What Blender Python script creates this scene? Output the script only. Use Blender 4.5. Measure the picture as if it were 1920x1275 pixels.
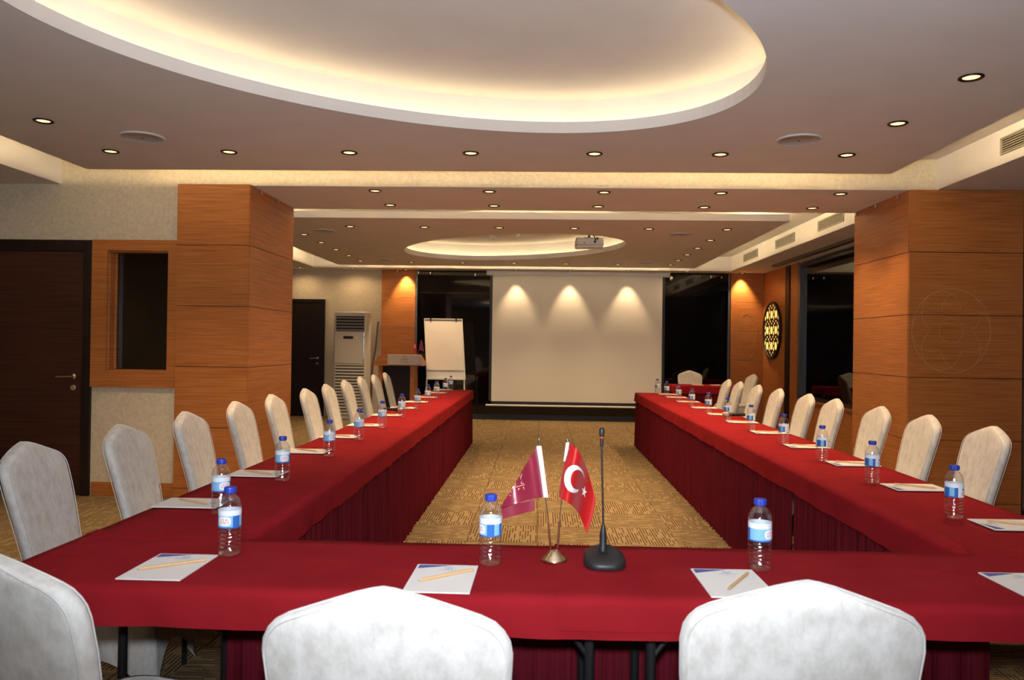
import bpy, math, random
from mathutils import Vector, Matrix
random.seed(7)
PI = math.pi
S = bpy.context.scene
for o in list(bpy.data.objects): bpy.data.objects.remove(o)
COL = S.collection

# ------------------------------------------------------------------ camera
F, CX, CY = 1464.0, 960.0, 637.5           # focal length and centre in photo pixels (1920 x 1275)
CAMP = Vector((0, 0, 1.385))
_y = Vector((52, 10.5, F)).normalized()
_x = Vector((1, 0.0138, 0)); _x = (_x - _y * _x.dot(_y)).normalized()
_z = _x.cross(_y)
if _z.y > 0: _z = -_z
def ray(px, py):
    c = Vector((px - CX, py - CY, F)); return Vector((_x.dot(c), _y.dot(c), _z.dot(c)))
def on_z(px, py, z): d = ray(px, py); return CAMP + d * ((z - CAMP.z) / d.z)
def on_y(px, py, Y): d = ray(px, py); return CAMP + d * (Y / d.y)
def on_x(px, py, X): d = ray(px, py); return CAMP + d * (X / d.x)
cam = bpy.data.objects.new('camera', bpy.data.cameras.new('camera')); COL.objects.link(cam)
cam.matrix_world = Matrix(((_x.x, -_x.y, -_x.z, CAMP.x), (_y.x, -_y.y, -_y.z, CAMP.y), (_z.x, -_z.y, -_z.z, CAMP.z), (0, 0, 0, 1)))
cam.data.sensor_width = 36; cam.data.lens = F / 1920 * 36; cam.data.clip_start = 0.05; cam.data.clip_end = 60
cam.data.dof.use_dof = True; cam.data.dof.focus_distance = 4.2; cam.data.dof.aperture_fstop = 6.3
S.camera = cam

# ------------------------------------------------------------------ world, exposure, camera flash
w = bpy.data.worlds.new('world'); S.world = w; w.use_nodes = True
w.node_tree.nodes['Background'].inputs[0].default_value = (0.5, 0.45, 0.42, 1)
w.node_tree.nodes['Background'].inputs[1].default_value = 0.02
S.view_settings.view_transform = 'Standard'; S.view_settings.look = 'None'
S.view_settings.exposure = 0.14; S.view_settings.gamma = 1.0; S.view_settings.use_curve_mapping = False
WARM = (1.0, 0.67, 0.35)        # the room's halogen lamps
COVE = (1.0, 0.74, 0.40)        # the cove tubes
SPOT_W, WASH_W, COVE_S, EDGE_S = 50.0, 46.0, 15.0, 150.0
fl = bpy.data.lights.new('camera_flash', 'SPOT'); fl.energy = 480; fl.color = (0.91, 0.97, 1.06); fl.shadow_soft_size = 0.04
fl.spot_size = math.radians(130); fl.spot_blend = 1.0
fo = bpy.data.objects.new('camera_flash', fl); COL.objects.link(fo); fo.location = (0.0, -0.03, 1.53); fo.rotation_euler = (math.radians(112.5), 0, 0)

# ------------------------------------------------------------------ materials
MATS = {}
def mat(name, color=(0.8, 0.8, 0.8), rough=0.6, metal=0.0, spec=0.5, emit=None, estr=1.0, sheen=0.0, coat=0.0, trans=0.0, ior=None):
    m = bpy.data.materials.new(name); m.use_nodes = True
    b = m.node_tree.nodes['Principled BSDF']
    b.inputs['Base Color'].default_value = (*color, 1); b.inputs['Roughness'].default_value = rough
    b.inputs['Metallic'].default_value = metal; b.inputs['Specular IOR Level'].default_value = spec
    if emit: b.inputs['Emission Color'].default_value = (*emit, 1); b.inputs['Emission Strength'].default_value = estr
    if sheen: b.inputs['Sheen Weight'].default_value = sheen; b.inputs['Sheen Roughness'].default_value = 0.4
    if coat: b.inputs['Coat Weight'].default_value = coat
    if trans: b.inputs['Transmission Weight'].default_value = trans
    if ior: b.inputs['IOR'].default_value = ior
    MATS[name] = m
    return m
def nt(m): return m.node_tree, m.node_tree.nodes, m.node_tree.links, m.node_tree.nodes['Principled BSDF']
def noise_color(m, stops, scale, detail=4, coord='pos', stretch=(1, 1, 1), bump=0.0, bump_dist=0.002, rough_n=0.5):
    t, N, L, b = nt(m)
    if coord == 'pos': src = N.new('ShaderNodeNewGeometry').outputs['Position']
    else: src = N.new('ShaderNodeTexCoord').outputs['Object']
    mp = N.new('ShaderNodeMapping'); mp.inputs['Scale'].default_value = stretch; L.new(src, mp.inputs['Vector'])
    n = N.new('ShaderNodeTexNoise'); n.inputs['Scale'].default_value = scale; n.inputs['Detail'].default_value = detail
    n.inputs['Roughness'].default_value = rough_n; L.new(mp.outputs[0], n.inputs['Vector'])
    r = N.new('ShaderNodeValToRGB'); L.new(n.outputs['Fac'], r.inputs[0])
    e = r.color_ramp.elements
    e[0].position, e[0].color = stops[0][0], (*stops[0][1], 1); e[1].position, e[1].color = stops[-1][0], (*stops[-1][1], 1)
    for p, c in stops[1:-1]: q = e.new(p); q.color = (*c, 1)
    L.new(r.outputs[0], b.inputs['Base Color'])
    if bump:
        bp = N.new('ShaderNodeBump'); bp.inputs['Strength'].default_value = bump; bp.inputs['Distance'].default_value = bump_dist
        L.new(n.outputs['Fac'], bp.inputs['Height']); L.new(bp.outputs[0], b.inputs['Normal'])
    return n

noise_color(mat('wood', rough=0.42, spec=0.35), [(0.30, (0.25, 0.084, 0.019)), (0.5, (0.40, 0.142, 0.035)), (0.72, (0.53, 0.215, 0.062))], 1.0, 6, 'pos', (2.2, 2.2, 150), 0.12, 0.001, 0.6)
noise_color(mat('dark_wood', rough=0.45, spec=0.3), [(0.3, (0.026, 0.009, 0.005)), (0.7, (0.062, 0.021, 0.012))], 1.0, 5, 'pos', (1.6, 1.6, 70))
noise_color(mat('espresso', rough=0.5, spec=0.25), [(0.3, (0.008, 0.005, 0.004)), (0.7, (0.015, 0.009, 0.007))], 1.0, 4, 'pos', (60, 60, 1.5))
noise_color(mat('wallpaper', rough=0.8, spec=0.2), [(0.3, (0.56, 0.49, 0.36)), (0.7, (0.68, 0.61, 0.47))], 38, 5, 'pos', (1, 1, 1), 0.25, 0.002)
noise_color(mat('paint', rough=0.85, spec=0.2), [(0.3, (0.67, 0.65, 0.63)), (0.7, (0.71, 0.69, 0.67))], 3, 3)
noise_color(mat('velvet', rough=0.75, spec=0.15, sheen=0.35), [(0.36, (0.53, 0.505, 0.465)), (0.5, (0.62, 0.60, 0.565)), (0.64, (0.70, 0.685, 0.655))], 26, 8, 'obj', (1, 1, 0.6), 0.35, 0.003, 0.72)
noise_color(mat('red_cloth', rough=0.9, spec=0.06), [(0.3, (0.235, 0.009, 0.014)), (0.7, (0.275, 0.012, 0.018))], 5, 4, 'pos', (1, 1, 1), 0.5, 0.02)
noise_color(mat('maroon_skirt', rough=0.75, spec=0.06), [(0.3, (0.085, 0.006, 0.011)), (0.7, (0.145, 0.010, 0.019))], 1, 5, 'pos', (160, 160, 3), 0.2, 0.002)
noise_color(mat('screen_cloth', rough=0.9, spec=0.1), [(0.3, (0.74, 0.73, 0.70)), (0.7, (0.77, 0.76, 0.73))], 1.3, 3, 'pos', (1, 1, 0.6), 0.4, 0.03)
mat('black_glass', (0.003, 0.003, 0.004), 0.04, 0, 0.5)
tg = bpy.data.materials.new('tinted_glass'); tg.use_nodes = True; MATS['tinted_glass'] = tg
N, L = tg.node_tree.nodes, tg.node_tree.links; N.clear()
_o = N.new('ShaderNodeOutputMaterial'); _t = N.new('ShaderNodeBsdfTransparent'); _t.inputs[0].default_value = (0.55, 0.52, 0.50, 1); _g = N.new('ShaderNodeBsdfGlossy'); _g.inputs['Roughness'].default_value = 0.03
_m = N.new('ShaderNodeMixShader'); _m.inputs[0].default_value = 0.10; L.new(_t.outputs[0], _m.inputs[1]); L.new(_g.outputs[0], _m.inputs[2]); L.new(_m.outputs[0], _o.inputs[0])
mat('night_glass', (0.002, 0.003, 0.004), 0.03, 0, 0.5)
mat('black_metal', (0.012, 0.012, 0.014), 0.35, 0, 0.5)
mat('black_plastic', (0.016, 0.016, 0.017), 0.45, 0, 0.4)
mat('grey_metal', (0.16, 0.16, 0.17), 0.4, 0.7)
mat('chrome', (0.80, 0.78, 0.75), 0.16, 1)
mat('brass', (0.70, 0.52, 0.34), 0.2, 1)
mat('bronze', (0.07, 0.04, 0.02), 0.35, 0.8)
mat('white_plastic', (0.72, 0.72, 0.70), 0.4)
mat('grey_plastic', (0.42, 0.43, 0.45), 0.45)
mat('ac_plastic', (0.60, 0.58, 0.52), 0.35)
mat('grille', (0.36, 0.33, 0.25), 0.5)
mat('dark', (0.01, 0.01, 0.01), 0.6)
noise_color(mat('paper', rough=0.8, spec=0.1), [(0.3, (0.78, 0.75, 0.71)), (0.7, (0.80, 0.77, 0.73))], 6, 2)
mat('print_blue', (0.09, 0.11, 0.36), 0.7)
mat('print_grey', (0.42, 0.45, 0.58), 0.7)
noise_color(mat('pencil_wood', rough=0.55), [(0.3, (0.60, 0.36, 0.15)), (0.7, (0.70, 0.45, 0.22))], 1, 3, 'obj', (60, 300, 300))
mat('cap_blue', (0.02, 0.05, 0.42), 0.4)
mat('label_white', (0.78, 0.84, 0.90), 0.35)
mat('label_blue', (0.03, 0.14, 0.48), 0.35)
mat('label_sky', (0.22, 0.50, 0.78), 0.35)
mat('label_pink', (0.80, 0.32, 0.34), 0.4)
mat('label_dark', (0.10, 0.13, 0.20), 0.4)
mat('flag_red', (0.44, 0.009, 0.009), 0.35, 0, 0.5, sheen=0.2)
mat('flag_maroon', (0.24, 0.016, 0.040), 0.32, 0, 0.6, sheen=0.2)
mat('white_fabric', (0.82, 0.80, 0.78), 0.7)
mat('gold_print', (0.78, 0.42, 0.30), 0.5)
mat('red_plastic', (0.65, 0.03, 0.02), 0.4)
mat('mic_mesh', (0.45, 0.42, 0.38), 0.4, 0.8)
mat('sign_plate', (0.50, 0.44, 0.40), 0.35)
mat('sign_print', (0.30, 0.18, 0.10), 0.5)
mat('engraving', (0.50, 0.30, 0.13), 0.6)
mat('lamp_glow', (0.9, 0.8, 0.6), 0.4, emit=(1.0, 0.66, 0.30), estr=1.9)
mat('cove_glow', (0.9, 0.8, 0.6), 0.4, emit=COVE, estr=COVE_S)
mat('edge_glow', (0.9, 0.8, 0.6), 0.4, emit=COVE, estr=EDGE_S)
mat('lattice_glow', (0.8, 0.6, 0.3), 0.4, emit=(1.0, 0.60, 0.14), estr=1.15)
mat('lattice_black', (0.012, 0.011, 0.010), 0.5)
mat('pipe_brown', (0.16, 0.07, 0.03), 0.6)
# clear bottle: mostly see-through plastic with gloss and a little refraction
m = bpy.data.materials.new('clear_plastic'); m.use_nodes = True; MATS['clear_plastic'] = m
N, L = m.node_tree.nodes, m.node_tree.links; N.clear()
out = N.new('ShaderNodeOutputMaterial'); tr = N.new('ShaderNodeBsdfTransparent'); tr.inputs[0].default_value = (0.97, 0.98, 0.985, 1)
gs = N.new('ShaderNodeBsdfGlossy'); gs.inputs['Roughness'].default_value = 0.10; gs.inputs[0].default_value = (1, 1, 1, 1)
lw = N.new('ShaderNodeLayerWeight'); lw.inputs['Blend'].default_value = 0.35
nb = N.new('ShaderNodeTexNoise'); nb.inputs['Scale'].default_value = 90; tcb = N.new('ShaderNodeTexCoord'); L.new(tcb.outputs['Object'], nb.inputs['Vector'])
bb = N.new('ShaderNodeBump'); bb.inputs['Strength'].default_value = 0.5; bb.inputs['Distance'].default_value = 0.004; L.new(nb.outputs['Fac'], bb.inputs['Height']); L.new(bb.outputs[0], gs.inputs['Normal'])
pw = N.new('ShaderNodeMath'); pw.operation = 'POWER'; L.new(lw.outputs['Facing'], pw.inputs[0]); pw.inputs[1].default_value = 1.6
ma = N.new('ShaderNodeMath'); ma.operation = 'MULTIPLY_ADD'; L.new(pw.outputs[0], ma.inputs[0]); ma.inputs[1].default_value = 0.55; ma.inputs[2].default_value = 0.10
m2 = N.new('ShaderNodeMixShader'); L.new(ma.outputs[0], m2.inputs[0]); L.new(tr.outputs[0], m2.inputs[1]); L.new(gs.outputs[0], m2.inputs[2]); L.new(m2.outputs[0], out.inputs[0])
# carpet: half-metre tiles, dashes turned by 90 degrees from tile to tile
m = mat('carpet', rough=0.95, spec=0.05); t, N, L, b = nt(m)
def mth(op, a, bb=None, c=None):
    n = N.new('ShaderNodeMath'); n.operation = op
    for i, v in enumerate((a, bb, c)):
        if v is None: continue
        if isinstance(v, (int, float)): n.inputs[i].default_value = v
        else: L.new(v, n.inputs[i])
    return n.outputs[0]
g = N.new('ShaderNodeNewGeometry'); sp = N.new('ShaderNodeSeparateXYZ'); L.new(g.outputs['Position'], sp.inputs[0])
X, Y = sp.outputs[0], sp.outputs[1]
par = mth('FLOORED_MODULO', mth('ADD', mth('FLOOR', mth('MULTIPLY', X, 2.0)), mth('FLOOR', mth('MULTIPLY', Y, 2.0))), 2.0)
inv = mth('SUBTRACT', 1.0, par)
U = mth('ADD', mth('MULTIPLY', X, par), mth('MULTIPLY', Y, inv)); V = mth('ADD', mth('MULTIPLY', Y, par), mth('MULTIPLY', X, inv))
rows = mth('MULTIPLY', V, 52.0); row = mth('FLOOR', rows); frac = mth('FRACT', rows)
wn = N.new('ShaderNodeTexWhiteNoise'); wn.noise_dimensions = '1D'; L.new(row, wn.inputs['W'])
nz = N.new('ShaderNodeTexNoise'); nz.noise_dimensions = '2D'; nz.inputs['Scale'].default_value = 1.0; nz.inputs['Detail'].default_value = 1
cb = N.new('ShaderNodeCombineXYZ'); L.new(mth('MULTIPLY', U, 6.5), cb.inputs[0]); L.new(mth('MULTIPLY', wn.outputs['Value'], 613.0), cb.inputs[1]); L.new(cb.outputs[0], nz.inputs['Vector'])
dash = mth('MULTIPLY', mth('GREATER_THAN', nz.outputs['Fac'], 0.42), mth('LESS_THAN', mth('ABSOLUTE', mth('SUBTRACT', frac, 0.5)), 0.21))
n2 = N.new('ShaderNodeTexNoise'); n2.inputs['Scale'].default_value = 90; n2.inputs['Detail'].default_value = 3; L.new(g.outputs['Position'], n2.inputs['Vector'])
mx = N.new('ShaderNodeMix'); mx.data_type = 'RGBA'; mx.inputs[6].default_value = (0.40, 0.295, 0.165, 1); mx.inputs[7].default_value = (0.125, 0.075, 0.036, 1); L.new(dash, mx.inputs[0])
mm = N.new('ShaderNodeMix'); mm.data_type = 'RGBA'; mm.blend_type = 'MULTIPLY'; mm.inputs[0].default_value = 0.6; L.new(mx.outputs[2], mm.inputs[6]); L.new(n2.outputs['Fac'], mm.inputs[7])
L.new(mm.outputs[2], b.inputs['Base Color'])
bp = N.new('ShaderNodeBump'); bp.inputs['Strength'].default_value = 0.5; bp.inputs['Distance'].default_value = 0.004; bp.invert = True; L.new(dash, bp.inputs['Height']); L.new(bp.outputs[0], b.inputs['Normal'])

# ------------------------------------------------------------------ mesh helpers
class MB:
    def __init__(s): s.v = []; s.f = []; s.m = []; s.sm = []
    def add(s, vs, fs, mi=0, smooth=False):
        k = len(s.v); s.v += [tuple(p) for p in vs]
        for q in fs: s.f.append([i + k for i in q]); s.m.append(mi); s.sm.append(smooth)
    def box(s, x0, x1, y0, y1, z0, z1, mi=0, bev=0.0):
        if bev:
            q = bev
            A = [(x0, x1), (y0, y1), (z0, z1)]
            vs = []; 
            for ix in (0, 1):
                for iy in (0, 1):
                    for iz in (0, 1):
                        c = [A[0][ix], A[1][iy], A[2][iz]]; d = [q if i == 0 else -q for i in (ix, iy, iz)]
                        vs += [(c[0], c[1] + d[1], c[2] + d[2]), (c[0] + d[0], c[1], c[2] + d[2]), (c[0] + d[0], c[1] + d[1], c[2])]
            def id(ix, iy, iz, a): return (ix * 4 + iy * 2 + iz) * 3 + a
            fs = []
            fs += [[id(0, 0, 0, 0), id(0, 0, 1, 0), id(0, 1, 1, 0), id(0, 1, 0, 0)], [id(1, 0, 0, 0), id(1, 1, 0, 0), id(1, 1, 1, 0), id(1, 0, 1, 0)]]
            fs += [[id(0, 0, 0, 1), id(1, 0, 0, 1), id(1, 0, 1, 1), id(0, 0, 1, 1)], [id(0, 1, 0, 1), id(0, 1, 1, 1), id(1, 1, 1, 1), id(1, 1, 0, 1)]]
            fs += [[id(0, 0, 0, 2), id(0, 1, 0, 2), id(1, 1, 0, 2), id(1, 0, 0, 2)], [id(0, 0, 1, 2), id(1, 0, 1, 2), id(1, 1, 1, 2), id(0, 1, 1, 2)]]
            for a in (0, 1):
                for c in (0, 1):
                    fs.append([id(a, c, 0, 0), id(a, c, 1, 0), id(a, c, 1, 1), id(a, c, 0, 1)])
                    fs.append([id(a, 0, c, 0), id(a, 1, c, 0), id(a, 1, c, 2), id(a, 0, c, 2)])
                    fs.append([id(0, a, c, 1), id(1, a, c, 1), id(1, a, c, 2), id(0, a, c, 2)])
            for ix in (0, 1):
                for iy in (0, 1):
                    for iz in (0, 1): fs.append([id(ix, iy, iz, 0), id(ix, iy, iz, 1), id(ix, iy, iz, 2)])
            s.add(vs, fs, mi); return s
        vs = [(x, y, z) for x in (x0, x1) for y in (y0, y1) for z in (z0, z1)]
        s.add(vs, [[0, 1, 3, 2], [4, 6, 7, 5], [0, 4, 5, 1], [2, 3, 7, 6], [0, 2, 6, 4], [1, 5, 7, 3]], mi); return s
    def lathe(s, prof, n=20, c=(0, 0, 0), mi=0, smooth=True, axis='z'):
        vs = []
        for r, z in prof:
            for i in range(n):
                a = 2 * PI * i / n; p = (r * math.cos(a), r * math.sin(a), z)
                if axis == 'y': p = (p[0], p[2], p[1])
                if axis == 'x': p = (p[2], p[0], p[1])
                vs.append((p[0] + c[0], p[1] + c[1], p[2] + c[2]))
        fs = [[j * n + i, j * n + (i + 1) % n, (j + 1) * n + (i + 1) % n, (j + 1) * n + i] for j in range(len(prof) - 1) for i in range(n)]
        s.add(vs, fs, mi, smooth)
        s.add(vs[:n], [list(range(n))[::-1]], mi); s.add(vs[-n:], [list(range(n))], mi); return s
    def tube(s, pts, r, n=8, mi=0, closed=False, caps=True):
        pts = [Vector(p) for p in pts]; k = len(pts); vs = []
        rr = r if isinstance(r, (list, tuple)) else [r] * k
        up = Vector((0, 0, 1)); prev = None
        for i, p in enumerate(pts):
            if closed: d = pts[(i + 1) % k] - pts[i - 1]
            else: d = pts[min(i + 1, k - 1)] - pts[max(i - 1, 0)]
            d.normalize()
            if prev is None:
                a = d.cross(up)
                if a.length < 1e-3: a = d.cross(Vector((1, 0, 0)))
            else: a = prev - d * prev.dot(d)
            a.normalize(); prev = a; b_ = d.cross(a)
            for j in range(n):
                t_ = 2 * PI * j / n; vs.append(p + (a * math.cos(t_) + b_ * math.sin(t_)) * rr[i])
        seg = k if closed else k - 1
        fs = [[i * n + j, i * n + (j + 1) % n, ((i + 1) % k) * n + (j + 1) % n, ((i + 1) % k) * n + j] for i in range(seg) for j in range(n)]
        s.add(vs, fs, mi, True)
        if caps and not closed: s.add(vs[:n], [list(range(n))[::-1]], mi); s.add(vs[-n:], [list(range(n))], mi)
        return s
    def prism(s, poly, axis, a0, a1, mi=0):
        def P(p, a):
            return {'x': (a, p[0], p[1]), 'y': (p[0], a, p[1]), 'z': (p[0], p[1], a)}[axis]
        n = len(poly); vs = [P(p, a0) for p in poly] + [P(p, a1) for p in poly]
        s.add(vs, [list(range(n))[::-1], list(range(n, 2 * n))] + [[i, (i + 1) % n, n + (i + 1) % n, n + i] for i in range(n)], mi); return s
    def grid(s, fn, nu, nv, mi=0, smooth=True):
        vs = [fn(i / nu, j / nv) for j in range(nv + 1) for i in range(nu + 1)]
        fs = [[j * (nu + 1) + i, j * (nu + 1) + i + 1, (j + 1) * (nu + 1) + i + 1, (j + 1) * (nu + 1) + i] for j in range(nv) for i in range(nu)]
        s.add(vs, fs, mi, smooth); return s
    def mesh(s, name, mats):
        me = bpy.data.meshes.new(name); me.from_pydata(s.v, [], s.f); me.update()
        for q in ([mats] if isinstance(mats, str) else mats): me.materials.append(MATS[q])
        me.polygons.foreach_set('material_index', s.m); me.polygons.foreach_set('use_smooth', s.sm)
        return me
    def build(s, name, mats, parent=None, label=None):
        return link(name, s.mesh(name, mats), parent, label)
def link(name, me, parent=None, label=None):
    o = bpy.data.objects.new(name, me); COL.objects.link(o)
    if parent: o.parent = parent
    if label: o['label'] = label
    return o
def tag(o, label, cat, group=None, kind=None):
    o['label'] = label; o['category'] = cat
    if group: o['group'] = group
    if kind: o['kind'] = kind
    return o
def thing(name, label, cat, loc=(0, 0, 0), rz=0, group=None, kind=None):
    o = bpy.data.objects.new(name, None); COL.objects.link(o); o.location = loc; o.rotation_euler = (0, 0, rz); o.empty_display_size = 0.1
    return tag(o, label, cat, group, kind)
def copy_tree(o, parent=None):
    c = o.copy(); COL.objects.link(c); c.parent = parent
    for ch in list(o.children): copy_tree(ch, c)
    return c
def struct(name, mb, mats, label, cat): return tag(mb.build(name, mats), label, cat, kind='structure')
ORD = ['first', 'second', 'third', 'fourth', 'fifth', 'sixth', 'seventh', 'eighth', 'ninth', 'tenth', 'eleventh', 'twelfth']
def spot(name, parent, loc, power, angle, blend=0.6, color=WARM, rot=None, size=0.03):
    l = bpy.data.lights.new(name, 'SPOT'); l.energy = power; l.color = color; l.spot_size = math.radians(angle); l.spot_blend = blend; l.shadow_soft_size = size
    o = bpy.data.objects.new(name, l); COL.objects.link(o); o.parent = parent; o.location = loc
    if rot: o.rotation_euler = rot
    return o

# ------------------------------------------------------------------ dimensions (metres; camera at the origin, depth along +Y)
ZC, ZP, ZS, PT = 3.025, 2.755, 2.765, 0.072     # slab, hung panels, soffits, panel thickness
YB = 14.56                                       # back wall
XL, XR, YF = -6.2, 4.1, -2.6                     # left wall, window wall, wall behind the camera
TZ = 0.755                                       # top of the table cloths

# ------------------------------------------------------------------ floor
floor = struct('floor', MB().box(XL, XR + 0.3, YF, YB + 0.1, -0.1, -0.012), 'dark', 'carpet floor of brown and tan striped tiles', 'floor')
def tile_geo(mb, x, y):
    q, g_ = 0.5, 0.0025
    vs = [(x, y, -0.012), (x + q, y, -0.012), (x + q, y + q, -0.012), (x, y + q, -0.012), (x + g_, y + g_, 0), (x + q - g_, y + g_, 0), (x + q - g_, y + q - g_, 0), (x + g_, y + q - g_, 0)]
    mb.add(vs, [[4, 5, 6, 7], [0, 1, 5, 4], [1, 2, 6, 5], [2, 3, 7, 6], [3, 0, 4, 7]])
tm = MB(); tile_geo(tm, 0, 0); tile_me = tm.mesh('carpet_tile', 'carpet')
rest = MB()
for i in range(-13, 9):
    for j in range(-6, 30):
        x, y = i * 0.5, j * 0.5
        if y + 0.5 > YB + 0.1: continue
        big = (-1.0 <= x < 1.5 and 2.5 <= y) or (-3.5 <= x < -1.5 and 3.0 <= y < 14) or (y >= 11 and -1.5 <= x < 3.0)
        if big: o = link('carpet_tile', tile_me, floor); o.location = (x, y, 0)
        else: tile_geo(rest, x, y)
o = rest.build('carpet_tiles', 'carpet', floor); o['kind'] = 'stuff'

# ------------------------------------------------------------------ walls, beam, bulkheads, slab
struct('ceiling', MB().box(XL, XR + 0.3, YF, YB + 0.1, ZC, ZC + 0.12), 'paint', 'white ceiling slab above the hung panels', 'ceiling')
struct('wall_front', MB().box(XL, XR + 0.3, YF - 0.1, YF, 0, ZC), 'wallpaper', 'cream wall behind the camera', 'wall')
struct('wall_left', MB().box(XL - 0.1, XL, YF, YB + 0.1, 0, ZC), 'wallpaper', 'cream wall on the left of the room', 'wall')
wb = struct('wall_back', MB().box(XL, XR + 0.3, YB, YB + 0.1, 0, ZC), 'wallpaper', 'cream textured wall at the far end of the room', 'wall')
struct('wall_partition', MB().box(XL, -3.83, 6.8, 6.95, 0, ZC).box(-3.285, -3.2, 6.8, 6.95, 0, ZC).box(-3.83, -3.285, 6.8, 6.95, 0, 1.11).box(-3.83, -3.285, 6.8, 6.95, 2.175, ZC), 'wallpaper', 'cream wall with the dark door and the booth window', 'wall')
struct('wall_booth', MB().box(XL, -3.2, 7.80, 7.95, 0, ZC), 'dark_wood', 'dark wooden wall seen through the booth window', 'wall')
struct('beam', MB().box(-3.2, XR, 6.8, 7.95, ZS, ZC), ['wallpaper'], 'cream lintel beam crossing between the two wooden pillars', 'beam')
struct('beam_soffit', MB().box(-2.55, 3.15, 6.8, 7.96, ZS - 0.004, ZS), 'paint', 'flat underside of the beam between the pillars', 'ceiling')
struct('bulkhead_left', MB().box(XL, -4.28, YF, 6.8, ZS, ZC), 'paint', 'boxed bulkhead above the dark door on the left', 'bulkhead')
struct('bulkhead_left_far', MB().box(XL, -4.15, 7.96, YB, ZS, ZC), 'paint', 'boxed bulkhead above the far left corner', 'bulkhead')
struct('bulkhead_right', MB().box(3.38, XR + 0.3, YF, 6.8, ZS, ZC), 'paint', 'boxed bulkhead with grille beside the near right pillar', 'bulkhead')
struct('bulkhead_right_far', MB().box(3.41, XR + 0.3, 7.96, YB, ZS, ZC), 'paint', 'boxed bulkhead with three grilles over the far windows', 'bulkhead')
struct('bulkhead_back', MB().box(-4.15, 3.41, 14.12, YB, ZS, ZC), 'paint', 'boxed bulkhead above the projection screen', 'bulkhead')

def panel_with_hole(name, x0, x1, y0, y1, cx, cy, a, b_, ang, label):
    angs = sorted([2 * PI * i / 128 for i in range(128)] + [math.atan2(y - cy, x - cx) % (2 * PI) for x in (x0, x1) for y in (y0, y1)])
    def ell(t_, off):
        c_, s_ = math.cos(t_ - ang), math.sin(t_ - ang); A, B = a + off, b_ + off
        r = 1 / math.sqrt((c_ / A) ** 2 + (s_ / B) ** 2); return (cx + r * math.cos(t_), cy + r * math.sin(t_))
    def rect(t_):
        c_, s_ = math.cos(t_), math.sin(t_); r = 1e9
        if c_ > 1e-9: r = min(r, (x1 - cx) / c_)
        if c_ < -1e-9: r = min(r, (x0 - cx) / c_)
        if s_ > 1e-9: r = min(r, (y1 - cy) / s_)
        if s_ < -1e-9: r = min(r, (y0 - cy) / s_)
        return (cx + r * c_, cy + r * s_)
    n = len(angs); mb = MB(); I = [ell(t_, 0) for t_ in angs]; O = [rect(t_) for t_ in angs]
    for z, fl_ in ((ZP, 0), (ZP + PT, 1)):
        mb.add([(*p, z) for p in I] + [(*p, z) for p in O], [([i, (i + 1) % n, n + (i + 1) % n, n + i] if fl_ else [i, n + i, n + (i + 1) % n, (i + 1) % n]) for i in range(n)])
    for R_ in (I, O):
        mb.add([(*p, ZP) for p in R_] + [(*p, ZP + PT) for p in R_], [[i, (i + 1) % n, n + (i + 1) % n, n + i] for i in range(n)])
    pn = struct(name, mb, 'paint', label, 'ceiling panel')
    W0 = [ell(t_, 0.20) for t_ in angs]; W1 = [ell(t_, 0.23) for t_ in angs]; mb = MB()
    mb.add([(*p, ZP + PT) for p in W0] + [(*p, ZC) for p in W0], [[i, (i + 1) % n, n + (i + 1) % n, n + i] for i in range(n)], 0, True)
    mb.add([(*p, ZP + PT) for p in W1] + [(*p, ZC) for p in W1], [[i, (i + 1) % n, n + (i + 1) % n, n + i] for i in range(n)], 0, True)
    mb.build('recess_wall', 'paint', pn)
    return pn, [ell(2 * PI * i / 96, 0.12) for i in range(96)]
_, e1 = panel_with_hole('ceiling_panel', -3.66, 2.70, -1.6, 6.15, -0.535, 3.58, 1.845, 1.20, math.radians(35), 'near hung ceiling panel with the large oval recess')
_, e2 = panel_with_hole('ceiling_panel', -3.55, 2.66, 8.46, 13.58, -0.44, 11.07, 1.80, 1.26, math.radians(138), 'far hung ceiling panel with the oval recess around the projector')
def cove(pts, closed, label, m_='cove_glow'):
    tag(MB().tube([(*p, ZP + PT + 0.0075) for p in pts], 0.007, 6, closed=closed).build('cove_light_tube', m_), label, 'light tube', 'cove light tubes')
cove(e1, True, 'hidden light tube ringing the large near oval recess')
cove(e2, True, 'hidden light tube ringing the far oval recess by the projector')
def rect_pts(x0, x1, y0, y1): return [(x0, y0), (x0, y1), (x1, y1), (x1, y0)]
cove([(-3.56, -1.4), (-3.56, 6.05), (2.60, 6.05), (2.60, -1.4)], False, 'hidden light tube on the outer edge of the near ceiling panel', 'edge_glow')
cove([(-3.45, 8.56), (-3.45, 13.48), (2.56, 13.48), (2.56, 8.56)], True, 'hidden light tube on the outer edge of the far ceiling panel', 'edge_glow')
# ------------------------------------------------------------------ wooden pillars, panels as pieces
SEAMS = [0.0, 0.091, 0.624, 1.157, 1.691, 2.226, ZS - 0.002]
def panels_y(parent, x0, x1, yf, d=0.012, g_=0.004):       # facing the camera
    for a, c in zip(SEAMS[:-1], SEAMS[1:]):
        MB().box(x0 + g_, x1 - g_, yf, yf + d, a + g_, c - g_ * 0.3, bev=0.0015).build('panel', 'wood', parent)
def panels_x(parent, y0, y1, xf, d, g_=0.004):
    for a, c in zip(SEAMS[:-1], SEAMS[1:]):
        MB().box(min(xf, xf + d), max(xf, xf + d), y0 + g_, y1 - g_, a + g_, c - g_ * 0.3, bev=0.0015).build('panel', 'wood', parent)
pl = struct('pillar', MB().box(-3.20, -2.562, 6.752, 7.94, 0, ZS - 0.001), 'dark_wood', 'wood clad pillar left of the table rows beside the booth window', 'pillar')
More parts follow.
